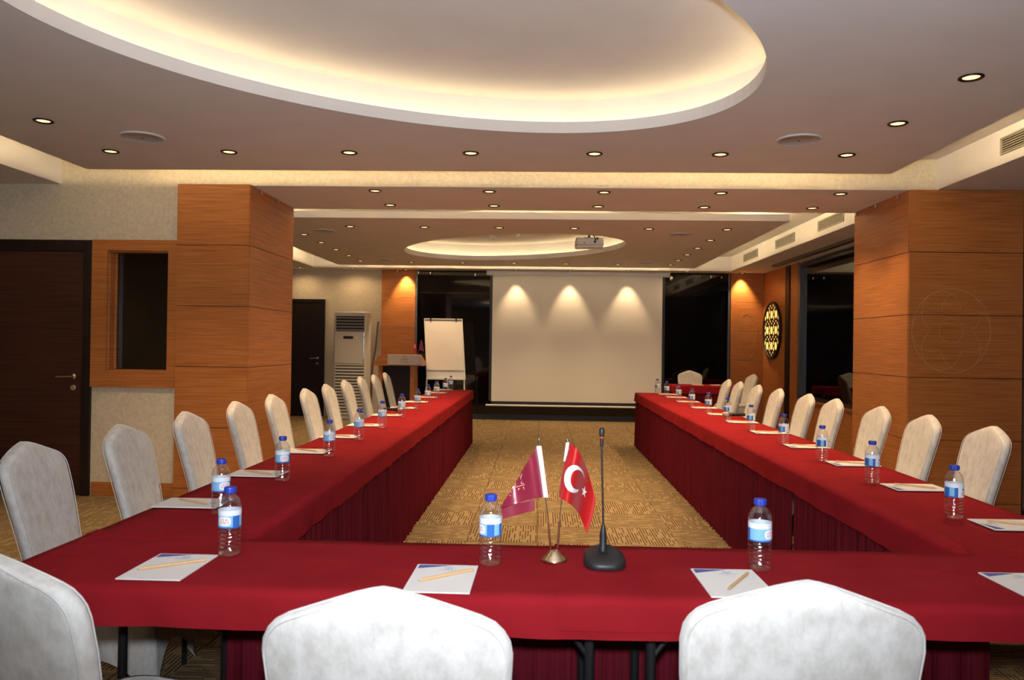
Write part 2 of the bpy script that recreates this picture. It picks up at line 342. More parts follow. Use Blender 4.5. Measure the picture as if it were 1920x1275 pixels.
panels_y(pl, -3.20, -2.55, 6.74); panels_x(pl, 6.752, 7.95, -2.55, -0.012)
pr = struct('pillar', MB().box(3.152, XR + 0.2, 6.79, 7.94, 0, ZS - 0.001), 'dark_wood', 'wide wood clad pillar with engraved circle right of the table rows', 'pillar')
panels_y(pr, 3.14, XR, 6.778); panels_x(pr, 6.79, 7.95, 3.14, 0.012)
def rosette(parent, cx, cz, y, rx, rz):
    mb = MB(); k = 64
    def C(sx, sz, ox=0, oz=0, n=k, a0=0, a1=2 * PI): return [(cx + ox + sx * math.cos(a0 + (a1 - a0) * i / n), y, cz + oz + sz * math.sin(a0 + (a1 - a0) * i / n)) for i in range(n + 1)]
    mb.tube(C(rx, rz), 0.0022, 5)
    for q in range(6):
        a = PI / 3 * q
        mb.tube(C(rx * 0.5, rz * 0.5, rx * 0.5 * math.cos(a), rz * 0.5 * math.sin(a), 28, a - 2.0, a + 2.0), 0.0014, 4)
    mb.tube(C(rx * 0.3, rz * 0.3, n=28), 0.0014, 4)
    mb.build('engraved_circle', 'engraving', parent, 'faint engraved circle of interlaced lines')
rosette(pr, 3.50, 1.56, 6.778, 0.33, 0.36)
def clip(parent, x, y, z):
    MB().box(x - 0.012, x + 0.012, y - 0.012, y + 0.012, z - 0.045, z, bev=0.002).build('clip', 'chrome', parent)
for yy in (6.95, 7.4, 7.86): clip(pl, -2.535, yy, ZS - 0.006); clip(pr, 3.125, yy, ZS - 0.006)

# ------------------------------------------------------------------ near left: dark door, booth window, baseboard
dr = thing('door_1', 'dark brown wooden door with chrome lever beside the booth window', 'door', (-4.5, 6.8, 0), kind='structure')
MB().box(-0.47, 0.452, -0.02, 0.0, 0.005, 2.165, bev=0.002).build('leaf', 'dark_wood', dr)
for a, c, z0, z1 in ((0.452, 0.53, 0, 2.265), (-0.55, -0.47, 0, 2.265), (-0.47, 0.452, 2.165, 2.265)):
    MB().box(a, c, -0.035, 0.0, z0, z1, bev=0.003).build('frame', 'espresso', dr)
def lever(parent, x, y, z, s=-1):
    h = MB(); h.lathe([(0.026, 0), (0.026, -0.008), (0.012, -0.009), (0.010, -0.045)], 16, (x, y, z), axis='y')
    h.tube([(x, y - 0.042, z), (x + s * 0.03, y - 0.048, z), (x + s * 0.13, y - 0.046, z - 0.004)], 0.009, 8)
    h.build('handle', 'chrome', parent); MB().lathe([(0.026, 0), (0.026, -0.008), (0.02, -0.010)], 16, (x, y, z - 0.10), axis='y').build('lock_plate', 'chrome', parent)
lever(dr, 0.375, -0.02, 1.055)
bwn = thing('window_1', 'booth window in a wide wooden frame beside the dark door', 'window', (-3.585, 6.8, 1.62), kind='structure')
x0, x1, z0, z1 = -0.385, 0.383, -0.655, 0.65; a0, a1, b0, b1 = -0.245, 0.30, -0.51, 0.555
for q in ((x0, a0, z0, z1), (a1, x1, z0, z1), (a0, a1, b1, z1), (a0, a1, z0, b0)):
    MB().box(q[0], q[1], -0.035, 0.0, q[2], q[3], bev=0.002).build('frame', 'wood', bwn)
for q in ((a0, a0 + 0.012, b0, b1), (a1 - 0.012, a1, b0, b1), (a0, a1, b1 - 0.012, b1), (a0, a1, b0, b0 + 0.012)):
    MB().box(q[0], q[1], 0.0, 0.15, q[2], q[3]).build('reveal', 'wood', bwn)
for q in ((a0 + 0.012, a0 + 0.03, b0 + 0.012, b1 - 0.012), (a1 - 0.03, a1 - 0.012, b0 + 0.012, b1 - 0.012)):
    MB().box(q[0], q[1], 0.07, 0.095, q[2], q[3], bev=0.004).build('glazing_bead', 'wood', bwn)
MB().box(a0 + 0.012, a1 - 0.012, 0.10, 0.106, b0 + 0.012, b1 - 0.012).build('pane', 'tinted_glass', bwn, 'dark tinted pane')
struct('baseboard_left', MB().box(-3.96, -3.2, 6.785, 6.8, 0, 0.125, bev=0.003), 'wood', 'wooden baseboard below the booth window', 'baseboard')

# ------------------------------------------------------------------ back wall dressing
bp_ = thing('wood_panelling', 'wooden wall panel lit by a spot between air conditioner and black glass', 'wall panel', (0, 0, 0), kind='structure')
panels_y(bp_, -2.97, -2.33, YB - 0.06, 0.06)
bq = thing('wood_panelling', 'wooden wall panel lit by a spot in the far right corner', 'wall panel', (0, 0, 0), kind='structure')
panels_y(bq, 3.50, XR, YB - 0.06, 0.06); rosette(bq, 3.80, 1.60, YB - 0.061, 0.17, 0.42)
gw = thing('black_glass_wall', 'glossy black glass cladding behind the projection screen', 'wall panel', (0, 0, 0), kind='structure')
xs = [-2.31, -0.90, 0.70, 2.30, 3.46]
for a, c in zip(xs[:-1], xs[1:]):
    MB().box(a + 0.004, c - 0.004, YB - 0.05, YB - 0.03, 0.10, ZS - 0.01, bev=0.002).build('glass_panel', 'black_glass', gw)
MB().box(-2.33, 3.5, YB - 0.03, YB, 0, ZS - 0.002).build('backing', 'black_plastic', gw)
MB().box(-2.33, 3.5, YB - 0.055, YB - 0.03, 0, 0.098).build('plinth', 'black_plastic', gw)
for xx in (-2.325, 3.455): MB().box(xx, xx + 0.03, YB - 0.075, YB - 0.05, 0, ZS - 0.01).build('metal_strip', 'grey_metal', gw)
for px, py in ((745, 508), (785, 511), (807, 512), (891, 515), (1333, 519), (1353, 520)):
    p = on_y(px, py, YB - 0.08); clip(gw, p.x, YB - 0.075, p.z + 0.02)
d2 = thing('door_2', 'narrow dark door with silver handle in the far wall beside the air conditioner', 'door', (-4.55, YB, 0), kind='structure')
MB().box(-0.46, 0.46, -0.03, 0, 0.005, 2.14, bev=0.002).build('leaf', 'espresso', d2)
for a, c, q0, q1 in ((0.46, 0.51, 0, 2.20), (-0.51, -0.46, 0, 2.20), (-0.46, 0.46, 2.14, 2.20)): MB().box(a, c, -0.045, 0, q0, q1).build('frame', 'espresso', d2)
lever(d2, 0.38, -0.03, 1.09)

# ------------------------------------------------------------------ window wall on the right
wr = thing('wall_right', 'window wall clad in wood on the right of the room', 'wall', (0, 0, 0), kind='structure')
MB().box(XR, XR + 0.15, 12.96, YB, 0, ZS).build('cladding', 'wood', wr)
MB().box(XR + 0.06, XR + 0.15, 12.5, 12.96, 0, ZS).build('cladding', 'wood', wr)
MB().box(XR - 0.012, XR, 12.98, 13.20, 0, ZS - 0.003).build('dark_strip', 'espresso', wr)
MB().box(XR, XR + 0.08, 12.60, 12.98, 0, ZS - 0.003).build('cladding', 'wood', wr)
MB().box(XR, XR + 0.15, 7.95, 12.60, 0, 0.58).build('sill_cladding', 'wood', wr)
MB().box(XR - 0.05, XR + 0.15, 7.95, 12.45, 0.58, 0.61).build('sill', 'wood', wr)
MB().box(XR + 0.10, XR + 0.25, YF, 6.79, 0, ZS).build('backing', 'dark', wr)
MB().box(XR + 0.10, XR + 0.25, 7.95, 12.6, 0.6, ZS).build('backing', 'dark', wr)
def window(name, y0, y1, z0, z1, n, label):
    wn_ = thing(name, label, 'window', (XR, (y0 + y1) / 2, z0), kind='structure'); h = (y1 - y0) / 2; H = z1 - z0
    for q in range(n):
        a = -h + 2 * h * q / n; MB().box(0.055, 0.065, a + 0.03, a + 2 * h / n - 0.03, 0.04, H - 0.04).build('pane', 'night_glass', wn_)
    for q in range(n + 1):
        a = -h + 2 * h * q / n; ww = 0.10 if q in (0, n) else 0.03
        MB().box(0.0, 0.09, max(a - ww, -h), min(a + ww, h), 0, H).build('mullion', 'grey_metal' if q in (0, n) else 'black_metal', wn_)
    for q in (0, H - 0.05): MB().box(0.01, 0.085, -h, h, q, q + 0.05).build('frame_rail', 'black_metal', wn_)
window('window_2', 7.96, 12.59, 0.612, ZS - 0.04, 2, 'tall night window between the far pillar side and the lattice wall')
window('window_3', 0.4, 6.776, 0.05, ZS - 0.04, 4, 'tall night window right of the engraved pillar')
MB().box(XR - 0.30, XR - 0.20, 8.0, 13.0, ZS - 0.035, ZS - 0.001, bev=0.004).build('blind_box', 'grey_metal', wr)
# round lattice
lt = thing('lattice_lamp', 'round black lattice lit from behind with yellow light on the right wall', 'wall lamp', (XR, 13.88, 1.71))
def disc_x(r, x0_, x1_, n=40): return MB().prism([(r * math.cos(2 * PI * i / n), r * math.sin(2 * PI * i / n)) for i in range(n)], 'x', x0_, x1_)
disc_x(0.50, -0.03, -0.002).build('lattice', 'lattice_black', lt)
MB().tube([(-0.03, 0.49 * math.cos(2 * PI * i / 48), 0.49 * math.sin(2 * PI * i / 48)) for i in range(48)], 0.02, 8, closed=True).build('rim', 'lattice_black', lt)
def pane(cy_, cz_, ry, rz, hexa=False):
    P_ = [(cy_ + ry, cz_), (cy_ + ry * 0.5, cz_ + rz), (cy_ - ry * 0.5, cz_ + rz), (cy_ - ry, cz_), (cy_ - ry * 0.5, cz_ - rz), (cy_ + ry * 0.5, cz_ - rz)] if hexa else [(cy_ + ry, cz_), (cy_, cz_ + rz), (cy_ - ry, cz_), (cy_, cz_ - rz)]
    if max(math.hypot(*p) for p in P_) > 0.475: return
    MB().prism(P_, 'x', -0.034, -0.030).build('lit_pane', 'lattice_glow', lt)
for r_ in (-1, 0, 1):
    for c_ in (-1, 0, 1):
        pane(c_ * 0.25, r_ * 0.275, 0.070 if abs(r_) + abs(c_) < 2 else 0.062, 0.064, True)
    for c_ in (-1.5, -0.5, 0.5, 1.5):
        for s_ in (-1, 1): pane(c_ * 0.25, r_ * 0.275 + s_ * 0.055, 0.022, 0.04)
for r_ in (-1.5, -0.5, 0.5, 1.5):
    for c_ in range(-4, 5):
        pane(c_ * 0.083, r_ * 0.275 + (0.02 if c_ % 2 else -0.02), 0.013, 0.018)
tag(MB().box(XR - 0.008, XR, 13.35, 13.47, 0.36, 0.44, bev=0.002).box(XR - 0.010, XR - 0.008, 13.365, 13.405, 0.375, 0.425).build('wall_socket', 'black_plastic'), 'black double wall socket low on the wood below the lattice', 'socket')

# ------------------------------------------------------------------ ceiling fittings
dl_ring = MB().lathe([(0.052, 0), (0.058, -0.002), (0.060, -0.006), (0.055, -0.010), (0.044, -0.008), (0.040, -0.003)], 24).mesh('trim_ring', 'bronze')
dl_lens = MB().lathe([(0.040, -0.0035), (0.030, -0.0055), (0.012, -0.0065), (0.004, -0.0068)], 20).mesh('lens', 'lamp_glow')
def downlight(x, y, z, label, group, power=SPOT_W, angle=105, rot=None):
    t_ = thing('downlight', label, 'ceiling light', (x, y, z), 0, group)
    link('trim_ring', dl_ring, t_); link('lens', dl_lens, t_)
    if power: spot('lamp', t_, (0, 0, -0.02), power, angle, 0.7, rot=rot)
COLX = [-3.13, -2.26, -1.385, -0.51, 0.37, 1.255, 2.135]
for i, x in enumerate(COLX): downlight(x, 5.55, ZP, ORD[i] + ' downlight from the left in the row between the large oval and the beam', 'downlights on the near ceiling panel')
downlight(-3.13, 4.78, ZP, 'leftmost downlight, left of the large oval and nearer than the ceiling speaker', 'downlights on the near ceiling panel')
downlight(2.135, 4.77, ZP, 'downlight right of the large oval, between the nearest one and the row end', 'downlights on the near ceiling panel')
downlight(2.13, 3.96, ZP, 'nearest and largest downlight, right of the large oval', 'downlights on the near ceiling panel')
for i, x in enumerate((-1.5, -0.47, 0.555, 1.587, 2.63)):
    downlight(x, 6.97, ZS - 0.004, ORD[i] + ' downlight from the left in the nearer row under the beam', 'downlights under the beam')
    downlight(x, 7.68, ZS - 0.004, ORD[i] + ' downlight from the left in the farther row under the beam', 'downlights under the beam')
for i, x in enumerate((-2.24, -1.365, -0.49, 0.383, 1.245, 2.14)):
    downlight(x, 9.07, ZP, ORD[i] + ' downlight from the left in the row before the far oval', 'downlights on the far ceiling panel')
for i, y in enumerate((9.78, 10.55, 11.33, 12.1, 12.87)): downlight(-3.0, y, ZP, ORD[i] + ' downlight going back along the left edge of the far panel', 'downlights on the far ceiling panel')
for i, y in enumerate((9.98, 10.79, 11.55, 12.3, 13.0)): downlight(2.147, y, ZP, ORD[i] + ' downlight going back along the right edge of the far panel', 'downlights on the far ceiling panel')
for i, x in enumerate((-2.17, -1.305, -0.445, 0.42, 1.28)): downlight(x, 13.0, ZP, ORD[i] + ' downlight from the left in the row behind the far oval', 'downlights on the far ceiling panel')
for i, px in enumerate((968, 1068, 1176)):
    p = on_y(px, 540, 14.38); downlight(p.x, 14.19, ZS, ORD[i] + ' wall washer from the left above the projection screen', 'wall washers over the screen', WASH_W, 64, (math.radians(6), 0, 0))
for xx, lb in ((-2.50, 'spot lamp above the wooden panel beside the air conditioner'), (3.68, 'spot lamp above the wooden panel in the far right corner')):
    downlight(xx, YB - 0.165, ZS, lb, 'spot lamps over the far wooden panels', 110, 76, (math.radians(6), 0, 0))
for px, py, lb in ((570, 503.5, 'small downlight under the far bulkhead above the dark door'), (668, 504.5, 'small downlight under the far bulkhead above the air conditioner'), (1280, 512.5, 'small downlight under the far bulkhead right of the screen')):
    p = on_z(px, py, ZS); downlight(p.x, 14.19, ZS, lb, 'downlights under the far bulkhead', 11, 165)
spk = MB().lathe([(0.135, 0), (0.135, -0.008), (0.122, -0.012), (0.119, -0.009), (0.02, -0.010), (0.004, -0.010)], 36).mesh('grille', 'grey_plastic')
spr = MB().lathe([(0.140, 0.0), (0.146, -0.004), (0.142, -0.010), (0.134, -0.011), (0.130, -0.004)], 36).mesh('rim', 'white_plastic')
for px, py, lb in ((267, 256, 'round ceiling speaker left of the large oval'), (1498, 261, 'round ceiling speaker right of the large oval'), (607, 432, 'round ceiling speaker at the near left of the far panel'), (1276, 439, 'round ceiling speaker right of the projector'), (720, 486, 'round ceiling speaker at the back left of the far panel'), (1212, 492, 'round ceiling speaker at the back right of the far panel')):
    p = on_z(px, py, ZP); t_ = thing('ceiling_speaker', lb, 'speaker', (p.x, p.y, ZP), 0, 'ceiling speakers')
    link('grille', spk, t_); link('rim', spr, t_); MB().lathe([(0.006, -0.009), (0.006, -0.013), (0.003, -0.014)], 10).build('centre_stud', 'dark', t_)
# detectors
def detector(x, y, label):
    t_ = thing('smoke_detector', label, 'detector', (x, y, ZC), 0, 'smoke detectors')
    MB().lathe([(0.06, 0), (0.06, -0.018), (0.048, -0.022), (0.04, -0.045), (0.015, -0.05)], 24).build('body', 'white_plastic', t_)
    MB().lathe([(0.012, -0.049), (0.010, -0.056), (0.003, -0.057)], 12).build('sensor', 'dark', t_)
p = on_z(797, -20, ZC - 0.02); detector(p.x, p.y, 'round white detector in the large oval recess at the picture top')
p = on_z(925, 441.5, ZC); detector(p.x, p.y, 'white smoke detector in the far oval recess')
p = on_z(971, 438.5, ZC); t_ = thing('sprinkler', 'tiny ceiling sprinkler beside the far smoke detector', 'sprinkler', (p.x, p.y, ZC))
MB().lathe([(0.03, 0), (0.03, -0.006), (0.010, -0.008), (0.010, -0.03), (0.022, -0.034), (0.004, -0.036)], 14).build('head', 'chrome', t_)
# air grilles on the right bulkhead
def grille(y0, y1, xf, label):
    t_ = thing('air_grille', label, 'air vent', (xf, (y0 + y1) / 2, 2.895), 0, 'air grilles on the right bulkhead'); h = (y1 - y0) / 2
    MB().box(-0.006, 0, -h, h, -0.06, 0.06).build('backing', 'dark', t_)
    for q in ((-h, h, 0.052, 0.064), (-h, h, -0.064, -0.052), (-h, -h + 0.014, -0.052, 0.052), (h - 0.014, h, -0.052, 0.052)): MB().box(-0.018, 0, q[0], q[1], q[2], q[3], bev=0.002).build('frame', 'grille', t_)
    for i in range(6):
        z = -0.043 + i * 0.0172
        MB().prism([(-0.015, z - 0.003), (-0.015, z + 0.001), (-0.007, z + 0.008), (-0.007, z + 0.004)], 'y', -h + 0.014, h - 0.014).build('slat', 'grille', t_)
grille(5.0, 5.86, 3.38, 'long slatted air grille on the near right bulkhead at the picture edge')
grille(8.92, 9.72, 3.41, 'nearest slatted air grille beyond the right pillar')
grille(10.62, 11.45, 3.41, 'middle slatted air grille beyond the right pillar')
grille(12.4, 13.22, 3.41, 'farthest slatted air grille above the lattice lamp wall')
# projector
p = on_y(1104.5, 456, 10.75)
pj = thing('projector', 'white ceiling projector hanging in the far oval recess', 'projector', (p.x, 10.75, p.z))
MB().box(-0.19, 0.19, -0.15, 0.15, -0.055, 0.06, bev=0.018).build('body', 'grey_plastic', pj)
MB().box(-0.188, 0.188, -0.148, 0.148, -0.068, -0.050, bev=0.012).build('base', 'white_plastic', pj)
MB().lathe([(0.045, 0.15), (0.045, 0.185), (0.035, 0.187), (0.03, 0.16)], 20, (0.08, 0, 0), axis='y').build('lens', 'black_plastic', pj)
MB().box(-0.07, 0.05, -0.06, 0.06, 0.06, 0.075).tube([(0, 0, 0.07), (0, 0, ZC - p.z)], 0.018).build('mount', 'black_metal', pj)
MB().tube([(0.07, -0.155, 0.0), (0.075, -0.19, 0.02), (0.06, -0.15, 0.08), (0.02, -0.04, 0.12), (0.01, 0.01, ZC - p.z)], 0.008, 6).build('cable', 'black_plastic', pj)
MB().tube([(0.10, -0.155, 0.045), (0.10, -0.185, 0.06), (0.07, -0.1, 0.11), (0.02, 0, ZC - p.z)], 0.008, 6).build('cable', 'white_plastic', pj)
MB().box(0.085, 0.115, -0.175, -0.148, 0.03, 0.058, bev=0.003).box(0.055, 0.085, -0.165, -0.148, -0.012, 0.012, bev=0.003).box(-0.085, -0.065, -0.153, -0.148, -0.02, -0.008).build('plug', 'black_plastic', pj)

# ------------------------------------------------------------------ projection screen with washers
ps = thing('projection_screen', 'large white pull down projection screen on the black glass wall', 'screen', (0, 14.38, 0))
q0, q1, q2, q3 = on_y(923, 524, 14.38), on_y(1242, 524, 14.38), on_y(922, 752, 14.38), on_y(1240, 757, 14.38)
sx0, sx1, sz0, sz1 = (q0.x + q2.x) / 2, (q1.x + q3.x) / 2, (q2.z + q3.z) / 2, ZS - 0.09
MB().grid(lambda u, v: (sx0 + (sx1 - sx0) * u, 0.006 * math.sin(u * 17 + v * 3) * (1 - v) * (0.5 + 0.5 * math.sin(v * 9 + u * 5)), sz0 + (sz1 - sz0) * v), 48, 24).build('screen_cloth', 'screen_cloth', ps)
for a, c in ((sx0 - 0.05, sx0), (sx1, sx1 + 0.05)): MB().box(a, c, -0.002, 0.002, sz0 - 0.06, sz1).build('black_border', 'black_plastic', ps)
MB().box(sx0 - 0.05, sx1 + 0.05, -0.002, 0.002, sz0 - 0.06, sz0).build('black_border', 'black_plastic', ps)
MB().tube([(sx0 - 0.10, 0, sz0 - 0.075), (sx1 + 0.10, 0, sz0 - 0.075)], 0.017, 12).build('bottom_bar', 'white_plastic', ps)
MB().box(sx0 - 0.12, sx1 + 0.13, -0.02, 0.08, ZS - 0.095, ZS - 0.004, bev=0.012).build('roller_case', 'white_plastic', ps)
p = on_y(1259, 523, 13.95); t_ = thing('hanging_sensor', 'small silver head hanging on a thin rod at the screen corner', 'sensor', (p.x, 13.95, p.z))
MB().tube([(-0.02, 0, 0.02), (-0.02, 0, ZC - p.z)], 0.004, 6).build('rod', 'grey_metal', t_)
MB().lathe([(0.012, 0.045), (0.024, 0.03), (0.03, 0.0), (0.024, -0.02), (0.008, -0.026)], 16).build('head', 'chrome', t_)

# ------------------------------------------------------------------ far furniture: air conditioner, lectern, flip chart
ac = thing('air_conditioner', 'tall cream floor standing air conditioner beside the far dark door', 'air conditioner', (-3.43, 14.17, 0))
hw, H = 0.30, 1.955
MB().box(-hw, hw, -0.16, 0.22, 0.0, H, bev=0.02).build('body', 'ac_plastic', ac)
MB().box(-hw + 0.045, hw - 0.045, -0.172, -0.158, 1.60, 1.87).build('outlet_recess', 'dark', ac)
for i in range(5): MB().box(-hw + 0.05, hw - 0.05, -0.182, -0.172, 1.615 + i * 0.054, 1.628 + i * 0.054).build('outlet_vane', 'grey_plastic', ac)
MB().box(-hw + 0.02, hw - 0.02, -0.172, -0.158, 1.015, 1.59, bev=0.006).build('front_panel', 'ac_plastic', ac)
MB().box(-0.12, 0.06, -0.176, -0.171, 1.46, 1.51).build('display', 'black_plastic', ac); MB().box(0.12, 0.14, -0.178, -0.171, 1.46, 1.50).build('button', 'white_plastic', ac)
MB().tube([(hw - 0.045, -0.178, 1.05), (hw - 0.045, -0.178, 1.58)], 0.012, 8).build('handle_strip', 'chrome', ac)
MB().box(-hw + 0.04, hw - 0.04, -0.166, -0.158, 0.09, 0.98).build('intake_recess', 'dark', ac)
for i in range(16): MB().box(-hw + 0.035, hw - 0.035, -0.178, -0.166, 0.095 + i * 0.0555, 0.128 + i * 0.0555).build('intake_slat', 'ac_plastic', ac)
MB().box(-0.04, 0.02, -0.10, 0.0, H, H + 0.02, bev=0.006).build('top_vent', 'white_plastic', ac)
pts = [on_y(x, y, YB - 0.03) for x, y in ((709, 603), (707, 625), (704, 655), (699, 680), (697, 720), (695, 790))]
tag(MB().tube(pts, 0.014, 8).build('drain_pipe', 'pipe_brown'), 'thin brown pipe running down the wall beside the air conditioner', 'pipe')

lc = thing('lectern', 'wooden lectern with pale sign plate in front of the wood panel', 'lectern', (-2.27, 13.05, 0))
a = math.radians(0)
lx0, lx1 = on_y(712, 700, 13.0).x + 2.27, on_y(779, 700, 13.0).x + 2.27
for u in ((lx0, lx0 + 0.07), (lx1 - 0.07, lx1)): MB().box(u[0], u[1], -0.18, 0.20, 0.03, 1.02, bev=0.004).build('side_panel', 'wood', lc)
MB().box(lx0 + 0.07, lx1 - 0.07, -0.10, -0.07, 0.03, 1.02).build('front_panel', 'espresso', lc)
MB().box(lx0 - 0.04, lx1 + 0.04, -0.22, 0.24, 0, 0.03, bev=0.004).build('base', 'wood', lc)
tx0, tx1 = on_y(709, 680, 12.81).x + 2.27, on_y(791, 680, 12.81).x + 2.27
MB().prism([(-0.24, 1.02), (0.30, 1.02), (0.30, 1.06), (-0.24, 1.19)], 'x', tx0, tx1).prism([(tx0 - 0.11, 1.02), (tx0, 1.02), (tx0, 1.18)], 'y', -0.18, 0.28).build('desk_top', 'wood', lc)
s0, s1 = on_y(727, 676, 12.8), on_y(790.5, 676, 12.8)
sp_ = MB().box(s0.x + 2.27, s1.x + 2.27, -0.262, -0.242, 1.035, 1.205, bev=0.003).build('sign_plate', 'sign_plate', lc, 'pale sign plate with leaf emblem')
mx_ = (s0.x + s1.x) / 2 + 2.27; e = MB()
for q in (-1, 0, 1): e.prism([(mx_ + q * 0.012, 1.150), (mx_ + q * 0.022 + 0.008, 1.168), (mx_ + q * 0.030, 1.188 - abs(q) * 0.012), (mx_ + q * 0.022 - 0.008, 1.168)], 'y', -0.2635, -0.2615)
e.build('leaf_emblem', 'sign_print', sp_)
e = MB()
for r_, (zz, hh, nn) in enumerate(((1.118, 0.020, 7), (1.085, 0.010, 9), (1.065, 0.007, 9))):
    for q in range(nn):
        xx = mx_ - 0.06 + 0.12 * (q + 0.2) / nn; e.box(xx, xx + 0.12 / nn * 0.55, -0.2632, -0.2615, zz, zz + hh)
e.build('lettering', 'sign_print', sp_)

fc = thing('flip_chart', 'white flip chart easel standing before the black glass left of the screen', 'flip chart', (0, 13.40, 0))
T0, T1, B0, B1 = on_y(795, 597, 13.50), on_y(867, 597, 13.50), on_y(800, 710, 13.35), on_y(873, 710, 13.35)
def FCP(u, v, d=0): return (T0.x * (1 - u) * (1 - v) + T1.x * u * (1 - v) + B0.x * (1 - u) * v + B1.x * u * v, 0.10 * (1 - v) - 0.05 * v - d, T0.z * (1 - v) + B0.z * v)
def slab(mb, u0, u1, v0, v1, d0, d1):
    vs = [FCP(u, v, d) for d in (d0, d1) for v in (v0, v1) for u in (u0, u1)]
    mb.add(vs, [[0, 1, 3, 2], [4, 6, 7, 5], [0, 4, 5, 1], [2, 3, 7, 6], [0, 2, 6, 4], [1, 5, 7, 3]]); return mb
slab(MB(), 0, 1, 0, 1, -0.012, 0.0).build('board', 'white_plastic', fc)
MB().grid(lambda u, v: FCP(0.03 + 0.94 * u, 0.025 + 0.83 * v, 0.006 + 0.03 * max(0, v - 0.85) ** 1.0 * (1 + 0.3 * math.sin(u * 4))), 10, 20).build('paper_pad', 'paper', fc)
slab(MB(), 0.02, 0.98, 0.012, 0.035, 0.0, 0.012).build('clamp_bar', 'grey_metal', fc)
for u in (0.16, 0.82): slab(MB(), u, u + 0.04, 0.0, 0.045, 0.010, 0.022).build('clamp_knob', 'black_plastic', fc)
slab(MB(), 0.0, 1.0, 0.985, 1.01, -0.01, 0.05).build('pen_tray', 'white_plastic', fc)
for u, du in ((0.02, -0.02), (0.97, 0.05)):
    a_, b_ = Vector(FCP(u, 0.9, -0.02)), Vector(FCP(u + du, 1.0, 0)); b_.z = 0; b_.y = -0.28
    MB().tube([a_, b_], 0.013, 8).build('leg', 'white_plastic', fc)
MB().tube([FCP(0.5, 0.1, -0.02), (FCP(0.5, 1)[0], 0.62, 0.0)], 0.013, 8).build('leg', 'white_plastic', fc)

# ------------------------------------------------------------------ conference tables, cloths, skirts
FXL, FXR, FY0, FY1 = -1.46, 1.885, 1.955, 2.475      # front table
LX0, LX1, RX0, RX1, SY1 = -1.46, -0.925, 1.335, 1.885, 10.92
def table(name, label, cx, cy, rz, Ln, Wd, ends=(0.07, 0.07)):
    t_ = thing(name, label, 'table', (cx, cy, 0), rz, 'folding tables under the red cloths')
    MB().box(-Ln / 2, Ln / 2, -Wd / 2 + 0.005, Wd / 2 - 0.005, 0.722, 0.748, bev=0.003).build('table_top', 'pencil_wood', t_)
    for y in (-Wd / 2 + 0.03, Wd / 2 - 0.05): MB().box(-Ln / 2 + 0.02, Ln / 2 - 0.02, y, y + 0.02, 0.69, 0.722).build('frame_rail', 'black_metal', t_)
    for s_, e_ in ((-1, ends[0]), (1, ends[1])):
        x = s_ * (Ln / 2 - e_)
        for y in (-Wd / 2 + 0.10, Wd / 2 - 0.09):
            MB().tube([(x, y, 0.0), (x, y, 0.722)], 0.0135, 10).build('leg', 'black_metal', t_)
            MB().tube([(x, y, 0.57), (x - s_ * 0.03, y, 0.61), (x - s_ * 0.12, y, 0.71), (x - s_ * 0.13, y, 0.72)], 0.008, 8).build('brace', 'black_metal', t_)
        MB().tube([(x, -Wd / 2 + 0.10, 0.12), (x, Wd / 2 - 0.09, 0.12)], 0.009, 8).build('stretcher', 'black_metal', t_)
table('folding_table', 'left folding table of the front row under red cloth', (FXL + 0.205) / 2, (FY0 + FY1) / 2, 0, 0.205 - FXL, FY1 - FY0, (0.18, 0.065))
table('folding_table', 'right folding table of the front row under red cloth', (FXR + 0.225) / 2, (FY0 + FY1) / 2, 0, FXR - 0.225, FY1 - FY0, (0.075, 0.18))
NT = 5; TL = (SY1 - FY1) / NT
for i in range(NT):
    cy = FY1 + TL * (i + 0.5)
    table('folding_table', ORD[i] + ' folding table from the front under the left red cloth', (LX0 + LX1) / 2, cy, PI / 2, TL - 0.01, LX1 - LX0)
    table('folding_table', ORD[i] + ' folding table from the front under the right red cloth', (RX0 + RX1) / 2, cy, PI / 2, TL - 0.01, RX1 - RX0)
def cloth(x0, x1, y0, y1, z, dl, dr_, df, db, nx, ny, lay=None, seed=0.0, amp=1.0):
    # dl, dr_, df, db: overhang at -X, +X, -Y, +Y; lay(x) True = rear overhang lies flat on the next table
    def axis(a, c, d0, d1, n):
        s_ = []
        if d0 > 0: s_ += [a - d0 + d0 * i / 7 for i in range(7)]
        s_ += [a + (c - a) * i / n for i in range(n + 1)]
        if d1 > 0: s_ += [c + d1 * (i + 1) / 7 for i in range(7)]
        return s_
    sx, sy = axis(x0, x1, dl, dr_, nx), axis(y0, y1, df, db, ny); vs = []
    for v in sy:
        for u in sx:
            ox = x0 - u if u < x0 else (u - x1 if u > x1 else 0); oy = y0 - v if v < y0 else (v - y1 if v > y1 else 0)
            x, y = min(max(u, x0), x1), min(max(v, y0), y1); flat = bool(lay and v > y1 and lay(u))
            wv = math.sin(u * 23 + v * 21 + seed) + 0.6 * math.sin(u * 41 + v * 37 + seed * 2)
            if flat: vs.append((x, v, z + 0.0025)); continue
            ed = min(ox, 0.012) if ox else 0
            sg = -1 if u < x0 else 1; x += sg * (0.004 + 0.06 * ox + 0.05 * ox * wv * amp) if ox else 0
            sg = -1 if v < y0 else 1; y += sg * (0.004 + 0.06 * oy + 0.05 * oy * wv * amp) if oy else 0
            d = max(ox, oy) * (1 + 0.04 * amp * math.sin(u * 9 + v * 7 + seed))
            top = 0.0012 * math.sin(u * 6 + seed) * math.sin(v * 5 + seed) if d == 0 else 0
            vs.append((x, y, z + abs(top) - d))
    nx_ = len(sx); mb = MB()
    mb.add(vs, [[j * nx_ + i, j * nx_ + i + 1, (j + 1) * nx_ + i + 1, (j + 1) * nx_ + i] for j in range(len(sy) - 1) for i in range(nx_ - 1)], 0, True)
    return mb
zt = TZ - 0.0025
